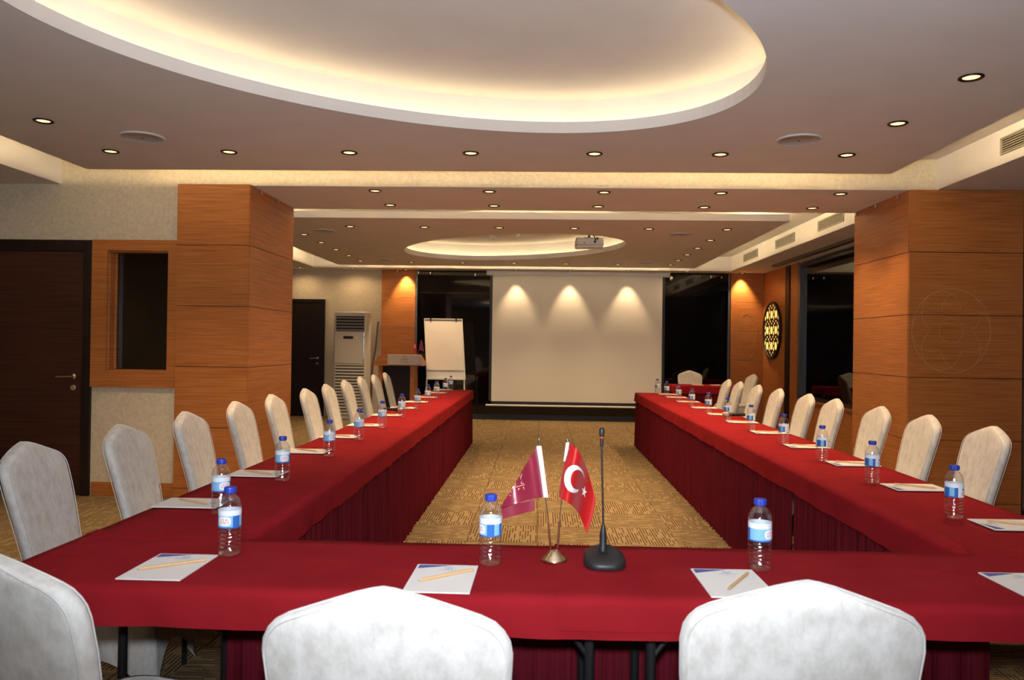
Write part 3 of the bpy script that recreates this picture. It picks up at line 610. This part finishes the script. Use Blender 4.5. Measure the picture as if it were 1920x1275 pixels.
tag(cloth(LX0, LX1, FY1 - 0.01, SY1, zt - 0.003, 0.11, 0.115, 0, 0.11, 8, 150, seed=1.0, amp=0.7).build('tablecloth', 'red_cloth'), 'long red tablecloth over the left table row', 'tablecloth', 'red tablecloths')
tag(cloth(RX0, RX1, FY1 - 0.01, SY1, zt - 0.003, 0.115, 0.11, 0, 0.11, 8, 150, seed=2.3, amp=0.7).build('tablecloth', 'red_cloth'), 'long red tablecloth over the right table row', 'tablecloth', 'red tablecloths')
lay = lambda u: u < LX1 - 0.02 or u > RX0 + 0.02
tag(cloth(FXL, 0.42, FY0, FY1, zt, 0.11, 0, 0.094, 0.07, 60, 10, lay, 0.4, 0.5).build('tablecloth', 'red_cloth'), 'red tablecloth on the left half of the front table', 'tablecloth', 'red tablecloths')
rcl = tag(cloth(0.055, FXR, FY0 - 0.006, FY1 + 0.003, zt + 0.0032, 0, 0.11, 0.076, 0.07, 60, 10, lay, 1.9, 0.5).build('tablecloth', 'red_cloth'), 'red tablecloth on the right half of the front table under the gooseneck microphone', 'tablecloth', 'red tablecloths')
cloth(0.055, 0.067, FY0 - 0.0075, FY1 + 0.003, zt + 0.0052, 0, 0, 0.0770, 0.07, 2, 10, None, 1.9, 0.5).build('hem', 'red_cloth', rcl)
def skirt(x0, y0, x1, y1, label, z1=0.735):
    d = Vector((x1 - x0, y1 - y0, 0)); Ln = d.length; d.normalize(); nrm = Vector((-d.y, d.x, 0)); n = int(Ln / 0.0125); mb = MB(); k = 6; vs = []
    ph = random.random() * 6
    for j in range(k + 1):
        v = j / k
        for i in range(n + 1):
            s_ = Ln * i / n; a_ = 0.006 + 0.010 * v
            off = a_ * (math.sin(2 * PI * s_ / 0.085 + 0.5 * math.sin(s_ * 7 + ph)) + 0.45 * math.sin(2 * PI * s_ / 0.031 + ph * 2))
            p = Vector((x0, y0, 0)) + d * s_ + nrm * off; vs.append((p.x, p.y, z1 + (0.012 - z1) * v))
    mb.add(vs, [[j * (n + 1) + i, j * (n + 1) + i + 1, (j + 1) * (n + 1) + i + 1, (j + 1) * (n + 1) + i] for j in range(k) for i in range(n)], 0, True)
    tag(mb.build('table_skirt', 'maroon_skirt'), label, 'table skirt', 'pleated maroon table skirts')
for i in range(NT):
    ya, yb = FY1 + 0.05 + TL * i if i == 0 else FY1 + TL * i + 0.012, FY1 + TL * (i + 1) - 0.012
    skirt(LX1 - 0.012, ya, LX1 - 0.012, yb, ORD[i] + ' pleated maroon skirt from the front along the left table row')
    skirt(RX0 + 0.012, ya, RX0 + 0.012, yb, ORD[i] + ' pleated maroon skirt from the front along the right table row')
skirt(LX0 + 0.03, SY1 - 0.01, LX1 - 0.03, SY1 - 0.01, 'pleated maroon skirt across the far end of the left table row')
skirt(RX0 + 0.03, SY1 - 0.01, RX1 - 0.03, SY1 - 0.01, 'pleated maroon skirt across the far end of the right table row')
skirt(-0.985, FY1 - 0.01, 1.40, FY1 - 0.01, 'pleated maroon skirt hanging on the inner side of the front table', 0.715)
# small table in the far right corner
bx0, bx1, by0, by1 = on_z(1260, 721, TZ).x, 3.60, 13.10, 13.66
table('folding_table', 'small folding table in the far right corner under red cloth', (bx0 + bx1) / 2, (by0 + by1) / 2, 0, bx1 - bx0, by1 - by0)
tag(cloth(bx0, bx1, by0, by1, zt, 0.12, 0.12, 0.13, 0.12, 20, 8, seed=3.0).build('tablecloth', 'red_cloth'), 'red tablecloth on the small table in the far right corner', 'tablecloth', 'red tablecloths')
skirt(bx0 + 0.02, by0 + 0.01, bx1 - 0.02, by0 + 0.01, 'pleated maroon skirt of the small table in the far right corner')

# ------------------------------------------------------------------ covered chairs
def chair_meshes():
    PK = 0.973; prof = [(0.004, 0), (0.024, 0.0035), (0.052, 0.0115), (0.085, 0.0235), (0.135, 0.042), (0.172, 0.0560), (0.192, 0.067), (0.207, 0.083), (0.216, 0.100), (0.220, 0.125), (0.217, 0.20), (0.207, 0.29), (0.195, 0.38), (0.186, 0.46), (0.186, 0.53), (0.19, 0.56)]
    n = 28; vs = []
    def centre(z): return -0.205 - 0.135 * max(0, (z - 0.42)) ** 1.15 / 0.5
    for w_, d in prof:
        z = PK - d; th = 0.030 * min(1, 0.40 + w_ / 0.18); cy_ = centre(z)
        for i in range(n):
            a_ = 2 * PI * i / n; c_, s_ = math.cos(a_), math.sin(a_)
            x = w_ * math.copysign(abs(c_) ** 0.5, c_); y = th * math.copysign(abs(s_) ** 0.55, s_)
            vs.append((x, cy_ + y + 0.35 * x * x, z))
    mb = MB(); k = len(prof)
    mb.add(vs, [[j * n + i, (j + 1) * n + i, (j + 1) * n + (i + 1) % n, j * n + (i + 1) % n] for j in range(k - 1) for i in range(n)], 0, True)
    mb.add(vs[:n], [list(range(n))]); mb.add(vs[-n:], [list(range(n))[::-1]])
    back = mb.mesh('backrest', 'velvet')
    mb = MB()
    for s_ in (-1, 1):
        pts = []
        for sg in (-1, 1):
            seq = prof[1:-1] if sg == 1 else prof[1:-1][::-1]
            for w_, d in seq:
                z = PK - d; th = 0.030 * min(1, 0.40 + w_ / 0.18); x = sg * w_ * 0.955; pts.append((x, centre(z) + s_ * th * 0.80 + 0.35 * x * x, z - 0.003))
        mb.tube(pts, 0.0020, 5)
    pipe = mb.mesh('piping', 'velvet')
    # seat cushion
    mb = MB(); vs = []; ring = [(0.93, 0.435), (1.0, 0.445), (1.0, 0.468), (0.96, 0.482), (0.80, 0.490), (0.4, 0.494), (0.05, 0.495)]
    for s_, z in ring:
        for i in range(n):
            a_ = 2 * PI * i / n; c_, q = math.cos(a_), math.sin(a_)
            vs.append((0.205 * s_ * math.copysign(abs(c_) ** 0.4, c_), 0.03 + 0.225 * s_ * math.copysign(abs(q) ** 0.4, q), z))
    mb.add(vs, [[j * n + i, j * n + (i + 1) % n, (j + 1) * n + (i + 1) % n, (j + 1) * n + i] for j in range(len(ring) - 1) for i in range(n)], 0, True)
    mb.add(vs[-n:], [list(range(n))]); seat = mb.mesh('seat', 'velvet')
    # stretch cover skirt with arched hems between the feet
    mb = MB(); m_ = 12; rows = 8; vs = []
    top = [(-0.2, -0.22), (0.2, -0.22), (0.2, 0.25), (-0.2, 0.25)]; bot = [(-0.225, -0.265), (0.225, -0.265), (0.225, 0.275), (-0.225, 0.275)]
    for r_ in range(rows + 1):
        v = r_ / rows
        for c_ in range(4):
            for i in range(m_):
                t_ = i / m_; arch = (1 - (2 * t_ - 1) ** 2) ** 0.8
                z = 0.452 * (1 - v) + v * (0.012 + 0.17 * arch)
                A, B = [(Vector(top[q % 4]) * (1 - v) + Vector(bot[q % 4]) * v) for q in (c_, c_ + 1)]
                p = A.lerp(B, t_); ctr = Vector((0, 0.01)); p = ctr + (p - ctr) * (1 - 0.10 * v * arch); vs.append((p.x, p.y, z))
    M = 4 * m_
    mb.add(vs, [[j * M + i, j * M + (i + 1) % M, (j + 1) * M + (i + 1) % M, (j + 1) * M + i] for j in range(rows) for i in range(M)], 0, True)
    sk = mb.mesh('cover_skirt', 'velvet')
    leg = MB().tube([(0, 0, 0), (0, 0, 0.44)], 0.011, 8).mesh('leg', 'black_metal')
    return back, pipe, seat, sk, leg
CM = chair_meshes()
def chair(x, y, rz, label, group):
    t_ = thing('covered_chair', label, 'chair', (x, y, 0), rz, group)
    b_ = link('backrest', CM[0], t_); link('piping', CM[1], b_); link('seat', CM[2], t_); link('cover_skirt', CM[3], t_)
    for a_ in (-0.19, 0.19):
        for c_ in (-0.225, 0.235): l_ = link('leg', CM[4], t_); l_.location = (a_, c_, 0)
    return t_
BK = 0.342       # peak of the back lies this far behind the chair's origin
LCY = [3.09, 3.77, 4.51, 5.33, 6.10, 6.94, 7.73, 8.62, 9.55, 10.25, 11.05]
LCX = [-2.01, -1.995, -2.015, -2.045, -2.06, -2.05, -2.08, -2.12, -2.16, -2.14, -2.15]
for i, (x, y) in enumerate(zip(LCX, LCY)):
    chair(x - 0.05 + BK, y, -PI / 2 + math.radians((6, 5, 4.5, 3.5, 4, 3, 4, 3, 4, 3, 5)[i]), ORD[i] + ' covered chair from the front along the left table row', 'velvet covered chairs')
RCY = [3.70, 4.45, 5.17, 5.87, 6.70, 7.37, 8.26, 9.04, 9.85, 10.46]
for i, y in enumerate(RCY):
    chair((2.53 if i < 4 else 2.515) - BK, y, PI / 2 - math.radians((3, 3, 3.5, 3, 2.5, 3, 3.5, 3, 3, 3)[i]), ('covered chair in the right table row, cut off by the picture edge' if i == 0 else ORD[i - 1] + ' fully visible covered chair from the front along the right table row'), 'velvet covered chairs')
p = on_z(717, 1103, 0.973); chair(p.x, p.y + BK, 0, 'covered chair at the front table, its back largest in the bottom centre', 'velvet covered chairs')
p = on_z(1530, 1091, 0.973); chair(p.x, p.y + BK, -0.03, 'covered chair at the front table in the bottom right', 'velvet covered chairs')
p = on_z(-42, 1031, 0.973); r_ = -0.30; chair(p.x - BK * math.sin(r_), p.y + BK * math.cos(r_), r_, 'covered chair at the front table cut off in the bottom left corner', 'velvet covered chairs')
chair(3.47 - BK, 12.72, PI / 2 + 0.1, 'covered chair standing apart beyond the right row near the lattice', 'velvet covered chairs')
p = on_z(1290, 694, 0.973); chair(p.x, 14.28 - BK, PI, 'covered chair behind the small table in the far right corner', 'velvet covered chairs')

# ------------------------------------------------------------------ water bottles
bp_prof = [(0.004, 0.006), (0.020, 0.003), (0.027, 0.0), (0.031, 0.006), (0.0325, 0.014)]
for i in range(5): z = 0.020 + i * 0.012; bp_prof += [(0.0325, z), (0.0306, z + 0.004), (0.0306, z + 0.006), (0.0325, z + 0.010)]
bp_prof += [(0.0320, 0.082), (0.0318, 0.134), (0.0325, 0.138), (0.0322, 0.146), (0.030, 0.156), (0.0255, 0.166), (0.0185, 0.174), (0.0130, 0.178), (0.0125, 0.186)]
b_body = MB().lathe(bp_prof, 24).mesh('bottle_body', 'clear_plastic')
cp = MB(); n = 30
vs = []
for r_, z in ((1.0, 0.184), (1.0, 0.196), (0.94, 0.199), (0.1, 0.1995)):
    for i in range(n): a_ = 2 * PI * i / n; q = 0.0178 * r_ * (1.0 if i % 2 or r_ < 1 else 0.965); vs.append((q * math.cos(a_), q * math.sin(a_), z))
cp.add(vs, [[j * n + i, j * n + (i + 1) % n, (j + 1) * n + (i + 1) % n, (j + 1) * n + i] for j in range(3) for i in range(n)]); cp.add(vs[-n:], [list(range(n))]); cp.add(vs[:n], [list(range(n))[::-1]])
cp.lathe([(0.0150, 0.181), (0.0160, 0.1835)], 20)
b_cap = cp.mesh('cap', 'cap_blue')
lb = MB(); n = 48
for z0_, z1_, row in ((0.083, 0.087, 0), (0.087, 0.119, 1), (0.119, 0.134, 2)):
    for i in range(n):
        a0_, a1_ = 2 * PI * i / n, 2 * PI * (i + 1) / n
        mi = 0 if row == 2 else (1 if row == 0 else (2 if i < 12 else (1 if i < 17 else (2 if i < 21 else (1 if i < 24 else (0 if i < 34 else (1 if i < 39 else 2)))))))
        if row == 0 and 24 <= i < 34: mi = 0
        lb.add([(0.0328 * math.cos(a), 0.0328 * math.sin(a), z) for a, z in ((a0_, z0_), (a1_, z0_), (a1_, z1_), (a0_, z1_))], [[0, 1, 2, 3]], mi, True)
b_lab = lb.mesh('label', ['label_white', 'label_blue', 'label_sky'])
def curved(poly, R_): return [(R_ * math.cos(a), R_ * math.sin(a), z) for a, z in poly]
pq = MB(); ca, cz = 2 * PI * 6 / 48, 0.1035
ov = [(ca + 0.62 * math.copysign(abs(math.cos(t)) ** 0.6, math.cos(t)), cz + 0.0135 * math.copysign(abs(math.sin(t)) ** 0.6, math.sin(t))) for t in [2 * PI * i / 28 for i in range(28)]]
for i in range(14):    # strips across, so that the plaque stays curved
    a, c, d, e_ = ov[i], ov[i + 1], ov[(27 - i) % 28], ov[28 - i if i else 0]
    pq.add(curved([e_, a, c, d], 0.0332), [[0, 1, 2, 3]], 0, True)
b_pla = pq.mesh('plaque', 'label_white')
lt_ = MB()
for i in range(5):
    a = ca - 0.40 + i * 0.18
    lt_.add(curved([(a, cz - 0.006), (a + 0.05, cz - 0.006), (a + 0.05, cz + 0.007), (a, cz + 0.007)], 0.0335), [[0, 1, 2, 3]])
    lt_.add(curved([(a + 0.05, cz + (0.003 if i % 2 else -0.006)), (a + 0.14, cz + (0.003 if i % 2 else -0.006)), (a + 0.14, cz + (0.007 if i % 2 else -0.002)), (a + 0.05, cz + (0.007 if i % 2 else -0.002))], 0.0335), [[0, 1, 2, 3]])
b_let = lt_.mesh('lettering', 'label_pink')
em = MB(); ca2 = 2 * PI * 29 / 48
em.add(curved([(ca2 + 0.13 * math.cos(t), 0.112 + 0.0045 * math.sin(t)) for t in [2 * PI * i / 12 for i in range(12)]], 0.0331), [list(range(12))])
for i in range(3): z = 0.100 - i * 0.005; em.add(curved([(ca2 - 0.3, z), (ca2, z), (ca2 + 0.3, z), (ca2 + 0.3, z + 0.002), (ca2, z + 0.002), (ca2 - 0.3, z + 0.002)], 0.0331), [[0, 1, 4, 5], [1, 2, 3, 4]])
b_em = em.mesh('emblem', 'label_dark')
def bottle(x, y, face, label):
    t_ = thing('water_bottle', label, 'bottle', (x, y, TZ + (0.0026 if x > 0.1 and y < 2.5 else 0.001)), face, 'small water bottles on the tables')
    link('bottle_body', b_body, t_); link('cap', b_cap, t_); l_ = link('label', b_lab, t_, 'blue and white paper label')
    link('plaque', b_pla, l_); link('lettering', b_let, l_); link('emblem', b_em, l_)
# plaque sits at 45 degrees; 'face' turns it
TOW = -PI / 2 - PI / 4
BL = [(-1.158, 2.82), (-1.163, 3.52), (-1.163, 4.31), (-1.167, 5.045), (-1.168, 5.80), (-1.176, 6.67), (-1.165, 7.46), (-1.183, 8.28), (-1.19, 9.04), (-1.195, 9.93), (-1.205, 10.62)]
BR = [(1.57, 3.007), (1.582, 3.762), (1.605, 4.484), (1.619, 5.227), (1.622, 6.035), (1.637, 6.842), (1.631, 7.589), (1.625, 8.371), (1.64, 9.25), (1.625, 10.02), (1.60, 10.65)]
for i, (x, y) in enumerate(BL): bottle(x, y, TOW + (1.05 if i < 1 else 0.75) + random.uniform(-0.3, 0.3), ORD[i] + ' water bottle from the front along the left table row')
for i, (x, y) in enumerate(BR): bottle(x, y, TOW - 2.2 + random.uniform(-0.3, 0.3), ORD[i] + ' water bottle from the front along the right table row')
for (px, py), f_, lb_ in (((430, 1040), TOW - 0.15, 'water bottle on the front table left corner, plaque facing forward'), ((919, 1057), TOW - 1.05, 'water bottle on the front table beside the maroon flag'), ((1424, 1068), TOW + 0.75, 'water bottle on the front table right of the gooseneck microphone')):
    p = on_z(px, py, TZ); bottle(p.x, p.y, f_, lb_)

# ------------------------------------------------------------------ notepads and pencils
PWd, PLn = 0.172, 0.245
pad_b = MB().box(-PWd / 2, PWd / 2, -PLn / 2, PLn / 2, 0, 0.0035).mesh('sheets', 'paper')
pc = MB(); pc.add([(-PWd / 2 + 0.006, PLn / 2 - 0.006, 0.0038), (-PWd / 2 + 0.006, PLn / 2 - 0.042, 0.0038), (PWd / 2 - 0.07, PLn / 2 - 0.006, 0.0038)], [[0, 1, 2]])
pad_c = pc.mesh('printed_corner', 'print_blue')
pg = MB()
for i in range(3): pg.box(-0.004 + 0.008 * i, 0.001 + 0.008 * i, PLn / 2 - 0.040 - 0.003 * (i % 2), PLn / 2 - 0.026, 0.0036, 0.0039)
for i in range(7): pg.box(-0.018 + 0.007 * i, -0.0135 + 0.007 * i, PLn / 2 - 0.053, PLn / 2 - 0.047, 0.0036, 0.0039)
pad_l = pg.mesh('printed_emblem', 'print_grey')
pen = MB().lathe([(0.0012, -0.089), (0.0042, -0.076), (0.0042, 0.086), (0.0036, 0.087)], 6, (0, 0, 0.0040), smooth=False, axis='x').mesh('shaft', 'pencil_wood')
ptip = MB().lathe([(0.0003, -0.092), (0.0013, -0.0885), (0.0010, -0.0880)], 6, (0, 0, 0.0040), axis='x').mesh('lead', 'dark')
def pad(x, y, rz, where, pen_off, pen_rz):
    zp = TZ + (0.0022 if x > 0.1 and y < 2.5 else 0)
    t_ = thing('notepad', 'notepad ' + where, 'notepad', (x, y, zp), rz, 'notepads on the tables')
    link('sheets', pad_b, t_); link('printed_corner', pad_c, t_); link('printed_emblem', pad_l, t_)
    p_ = thing('pencil', 'pencil on the notepad ' + where, 'pencil', (x + pen_off[0], y + pen_off[1], zp + 0.0042), pen_rz, 'wooden pencils on the notepads')
    link('shaft', pen, p_); link('lead', ptip, p_)
for i, (x, y) in enumerate(BL): pad(-1.335, y + 0.165, -PI / 2 + random.uniform(-0.04, 0.04), 'by the ' + ORD[i] + ' bottle from the front, left row', (0.0, 0.0), PI - 0.5 + random.uniform(-0.2, 0.2))
for i, (x, y) in enumerate(BR): pad(1.735, y - 0.10, PI / 2 + random.uniform(-0.04, 0.04), 'by the ' + ORD[i] + ' bottle from the front, right row', (0.0, 0.0), 2.6 + random.uniform(-0.2, 0.2))
pad(-1.02, 2.14, 0.0, 'on the front table left corner', (0.01, 0.0), 0.62)
pad(-0.253, 2.093, -0.01, 'on the front table left of the flags', (0.012, 0.012), 0.70)
pad(0.523, 2.108, 0.02, 'on the front table right of the microphone', (0.015, 0.0), 1.03)
pad(1.337, 2.14, 0.02, 'at the right picture edge on the front table', (0.03, 0.0), 0.9)
for px, py, w_ in ((1303, 720.5, 'on the small corner table before its chair'), (1342, 722, 'on the small corner table near its right end')):
    pp = on_z(px, py, TZ); pad(pp.x, 13.37, 0, w_, (0, 0), 0.6)

# ------------------------------------------------------------------ table flags
FYd = 2.30
def coons(top, bot, left, right):
    def seq(P_, t_):
        k = (len(P_) - 1) * t_; i = min(int(k), len(P_) - 2); f_ = k - i
        p0, p1, p2, p3 = [Vector(P_[min(max(q, 0), len(P_) - 1)]) for q in (i - 1, i, i + 1, i + 2)]
        return 0.5 * ((2 * p1) + (p2 - p0) * f_ + (2 * p0 - 5 * p1 + 4 * p2 - p3) * f_ ** 2 + (3 * p1 - p0 - 3 * p2 + p3) * f_ ** 3)
    c00, c10, c01, c11 = [Vector(q) for q in (top[0], top[-1], bot[0], bot[-1])]
    def fn(u, v):
        return seq(top, u) * (1 - v) + seq(bot, u) * v + seq(left, v) * (1 - u) + seq(right, v) * u - (c00 * (1 - u) * (1 - v) + c10 * u * (1 - v) + c01 * (1 - u) * v + c11 * u * v)
    return fn
def flag_fn(top, bot, left, right, Yb, fold):
    c = coons(top, bot, left, right)
    def f_(u, v, d=0.0):
        q = c(u, v); return on_y(q.x, q.y, Yb + fold(u, v) - d)
    return f_
st = on_z(1039, 1046, TZ); st.y = FYd
fs_ = thing('table_flag_stand', 'silver desk stand holding a maroon flag and a red crescent flag', 'flag stand', (st.x, FYd, TZ + 0.0026))
MB().lathe([(0.040, 0), (0.040, 0.003), (0.034, 0.006), (0.031, 0.012), (0.022, 0.017), (0.018, 0.024), (0.007, 0.028)], 28).build('base', 'brass', fs_)
inv_ = Matrix.Translation(-fs_.location)
def loc(p): return Vector(p) - fs_.location
for nm, (bx, by), (mx2, my2), (tx, ty) in (('pole', (1033, 1034), (1028, 980), (1011, 826)), ('pole', (1045, 1034), (1049, 980), (1064, 828))):
    a_, c_, d_ = loc(on_y(bx, by, FYd)), loc(on_y(mx2, my2, FYd)), loc(on_y(tx, ty, FYd))
    pole = MB().tube([a_, c_, d_], [0.0022, 0.0016, 0.0014], 8).build(nm, 'chrome', fs_)
    MB().tube([a_, c_], 0.0030, 8).build('socket', 'brass', fs_)
    MB().lathe([(0.002, -0.004), (0.0042, 0.0), (0.0042, 0.004), (0.0015, 0.008)], 10, d_).build('finial', 'chrome', fs_)
# red flag
red = flag_fn([(1066, 829), (1085, 846), (1101, 880), (1116, 934)], [(1047, 932), (1067, 944), (1084, 962), (1101, 1002)], [(1066, 829), (1059, 862), (1052, 897), (1047, 932)], [(1116, 934), (1114, 955), (1108, 978), (1101, 1002)], FYd - 0.004, lambda u, v: -0.030 * math.sin(u * 6.0 - 0.2) + 0.06 * u * u)
rf = MB().grid(lambda u, v: loc(red(u, v)), 64, 24).build('flag', 'flag_red', fs_, 'red flag with white crescent and star')
def uv_poly(fn, px_list, d):
    return [loc(p) for p in px_list]
# the crescent and the star, laid on the cloth by its own u, v
def on_flag(fn, px, py):
    u, v = 0.5, 0.5
    def pr(u, v):
        q = fn(u, v) - CAMP; c = _x * q.x + _y * q.y + _z * q.z; return Vector((CX + F * c.x / c.z, CY + F * c.y / c.z))
    for _ in range(14):
        p0 = pr(u, v); e_ = Vector((px, py)) - p0; du = (pr(u + 1e-3, v) - p0) * 1e3; dv = (pr(u, v + 1e-3) - p0) * 1e3
        det = du.x * dv.y - du.y * dv.x
        if abs(det) < 1e-6: break
        u += max(-0.3, min(0.3, (e_.x * dv.y - e_.y * dv.x) / det)); v += max(-0.3, min(0.3, (du.x * e_.y - du.y * e_.x) / det))
    return u, v
def decal(fn, pts, faces, d=0.0022):
    return [loc(fn(*on_flag(fn, *p), d)) for p in pts], faces
k = 40
out_, in_ = [], []
for i in range(k + 1):
    t_ = i / k; a_ = math.radians(6) - t_ * math.radians(296)
    def rot(x, y, g_=math.radians(22)): return (x * math.cos(g_) - y * math.sin(g_), x * math.sin(g_) + y * math.cos(g_))
    ox, oy = rot(19.0 * math.cos(a_), 26.0 * math.sin(a_), 0.0); out_.append((1076.6 + ox, 898 + oy))
    ix, iy = rot(13.0 * math.cos(a_), 18.5 * math.sin(a_), 0.0); in_.append((1082.6 + ix, 899.5 + iy))
in_[0], in_[-1] = out_[0], out_[-1]
NRg = 6; pts_ = [tuple(Vector(a_).lerp(Vector(c_), j / NRg)) for j in range(NRg + 1) for a_, c_ in zip(out_, in_)]
cm = MB(); vs, fc_ = decal(red, pts_, [[j * (k + 1) + i, j * (k + 1) + i + 1, (j + 1) * (k + 1) + i + 1, (j + 1) * (k + 1) + i] for j in range(NRg) for i in range(k)], 0.0016); cm.add(vs, fc_); cm.build('crescent', 'white_fabric', rf)
sc = (1095.3, 922); sv = [(sc[0] + (11.8 if i % 2 == 0 else 4.4) * math.sin(PI / 5 * i + 0.35) * 0.44, sc[1] - (11.8 if i % 2 == 0 else 4.4) * math.cos(PI / 5 * i + 0.35)) for i in range(10)]
cm = MB(); vs, fc_ = decal(red, [sc] + sv, [[0, 1 + i, 1 + (i + 1) % 10] for i in range(10)]); cm.add(vs, fc_); cm.build('star', 'white_fabric', rf)
slv = MB().grid(lambda u, v: loc(on_y(1061.5 + 5.5 * u - 5 * v * (1 - 0.3 * u), 829 + 36 * v, FYd - 0.0035 + 0.004 * math.cos(u * PI))), 4, 6).build('sleeve', 'white_fabric', fs_)
# maroon flag
mar = flag_fn([(1006, 838), (988, 867), (966, 906), (939, 950)], [(1019, 932), (998, 936), (968, 944), (940, 953)], [(1006, 838), (1011, 870), (1015, 900), (1019, 932)], [(939, 950), (939.3, 951), (939.6, 952), (940, 953)], FYd - 0.004, lambda u, v: -0.022 * math.sin(u * 7) * (1 - 0.4 * v) - 0.01 * u)
mfb = MB().grid(lambda u, v: loc(mar(u, v)), 56, 24)
mfb.grid(lambda u, v: loc(on_y(940 + 62 * u + 3 * v * (1 - u), 950 - 13 * u + (23 - 3 * u) * v, FYd + 0.012 + 0.006 * math.sin(u * 5))), 12, 4)
mf = mfb.build('flag', 'flag_maroon', fs_, 'maroon satin flag with small gold lettering')
MB().grid(lambda u, v: loc(on_y(1006.0 + 9.0 * u + (13.0) * v, 836 + 97 * v, FYd - 0.006 + 0.004 * math.cos(u * PI * 2))), 6, 8).build('sleeve', 'white_fabric', fs_)
gd = MB()
def stroke(a_, c_, w_=0.8):
    a_, c_ = Vector(a_), Vector(c_); d_ = (c_ - a_).normalized(); n_ = Vector((-d_.y, d_.x)) * w_
    vs, fc_ = decal(mar, [a_ - n_, a_ + n_, c_ + n_, c_ - n_], [[0, 1, 2, 3]], 0.0022); gd.add(vs, fc_)
for a_, c_ in (((979, 888), (977, 894)), ((974, 892), (977, 894)), ((977, 894), (976, 899)), ((978, 902), (977, 907)), ((977, 907), (982, 906)), ((966, 906), (966, 910)), ((961.5, 914.5), (984, 908.5)),
               ((957, 921), (958.5, 923)), ((964, 918), (966, 921)), ((964, 921), (966, 918)), ((972, 915), (972, 919)), ((972, 917), (975, 916)), ((981, 913), (983, 918)), ((980, 914), (983, 913)), ((956, 928), (957.5, 930)), ((963.5, 926), (965, 927.5))): stroke(a_, c_, 0.55)
gd.build('lettering', 'gold_print', mf)
# the two small flags standing on the lectern
lf = thing('table_flag_stand', 'pair of little red flags standing on the lectern', 'flag stand', (on_y(782, 665, 12.98).x, 12.98, 1.158))
MB().lathe([(0.03, 0), (0.03, 0.004), (0.01, 0.012)], 14).build('base', 'brass', lf)
for bx, tx, ty in ((782, 777, 636), (783, 790, 637)):
    MB().tube([Vector((0, 0, 0.01)), on_y(tx, ty, 12.98) - lf.location], 0.003, 6).build('pole', 'chrome', lf)
l2 = lambda x, y, d=0: on_y(x, y, 12.975 - d) - lf.location
MB().grid(lambda u, v: l2(777 + 4.5 * u - 1.0 * (1 - u) * v, 638 + 26 * v - 3 * (1 - u) * v + 3 * u), 6, 8).build('flag', 'flag_red', lf)
MB().add([l2(777.8, 645, 0.004), l2(779.2, 647, 0.004), l2(779.2, 652, 0.004), l2(777.6, 654, 0.004), l2(776.8, 649, 0.004)], [[0, 1, 2, 3, 4]])
cq = MB(); cq.add([l2(777.8, 645, 0.004), l2(779.2, 647, 0.004), l2(778.6, 649.5, 0.004), l2(779.2, 652, 0.004), l2(777.6, 654, 0.004), l2(776.8, 649, 0.004)], [[0, 1, 2, 3, 4, 5]]); cq.build('crescent', 'white_fabric', lf)
MB().grid(lambda u, v: l2(790 - 3.5 * v + (9 * u) * (0.25 + 0.75 * v), 638 + 18 * v + 4 * u), 6, 8).build('flag', 'flag_maroon', lf)

# ------------------------------------------------------------------ microphones
p = on_z(1133, 1060, TZ)
gm = thing('gooseneck_microphone', 'black desk gooseneck microphone with red ring beside the flags', 'microphone', (p.x, p.y, TZ + 0.003))
bs = MB(); vs = []; n = 32
for s_, z, dy in ((0.97, 0, 0), (1.0, 0.004, 0), (0.98, 0.020, 0), (0.93, 0.027, 0), (0.55, 0.037, 0.012), (0.05, 0.039, 0.014)):
    for i in range(n):
        a_ = 2 * PI * i / n; c_, q = math.cos(a_), math.sin(a_)
        vs.append((0.060 * s_ * math.copysign(abs(c_) ** 0.62, c_), dy + 0.068 * s_ * math.copysign(abs(q) ** 0.72, q), z + (0.008 * (q if z > 0.018 else 0))))
bs.add(vs, [[j * n + i, j * n + (i + 1) % n, (j + 1) * n + (i + 1) % n, (j + 1) * n + i] for j in range(5) for i in range(n)], 0, True); bs.add(vs[-n:], [list(range(n))]); bs.build('base', 'black_plastic', gm)
tp = on_y(1128.5, 802, p.y + 0.02) - gm.location; zz = tp.z
MB().lathe([(0.012, 0.034), (0.012, 0.042), (0.0105, 0.046), (0.0105, 0.082), (0.006, 0.105), (0.0038, 0.112)], 16, (-0.003, 0.015, 0)).build('stem', 'black_plastic', gm)
gp = [Vector((-0.003, 0.015, 0.105)).lerp(Vector((tp.x, 0.02, zz - 0.055)), i / 8) for i in range(9)]
MB().tube(gp, 0.0030, 8).build('gooseneck', 'black_metal', gm)
MB().lathe([(0.0045, -0.055), (0.0052, -0.05), (0.0052, -0.03)], 14, (tp.x, 0.02, zz)).build('capsule', 'black_plastic', gm)
MB().lathe([(0.0058, -0.030), (0.0058, -0.026)], 14, (tp.x, 0.02, zz)).build('light_ring', 'red_plastic', gm)
MB().lathe([(0.0066, -0.026), (0.0078, -0.020), (0.0078, -0.006), (0.006, 0.0), (0.002, 0.001)], 14, (tp.x, 0.02, zz)).build('foam_head', 'black_plastic', gm)
def handmic(x, y, rz, label):
    t_ = thing('hand_microphone', label, 'microphone', (x, y, TZ + 0.027), rz, 'hand microphones lying on the tables')
    MB().lathe([(0.010, -0.13), (0.0135, -0.125), (0.015, -0.02), (0.020, 0.02), (0.0215, 0.03)], 16, axis='x').build('body', 'black_plastic', t_)
    MB().lathe([(0.0215, 0.030), (0.0255, 0.042), (0.026, 0.058), (0.021, 0.074), (0.008, 0.083)], 16, axis='x').build('head', 'mic_mesh', t_)
p = on_z(1371, 783, TZ); handmic(p.x, p.y, PI + 0.12, 'black hand microphone with silver head lying on the right table row')
p = on_z(741, 773, TZ); handmic(p.x, p.y, -0.1, 'black hand microphone lying on the left table row among the far bottles')
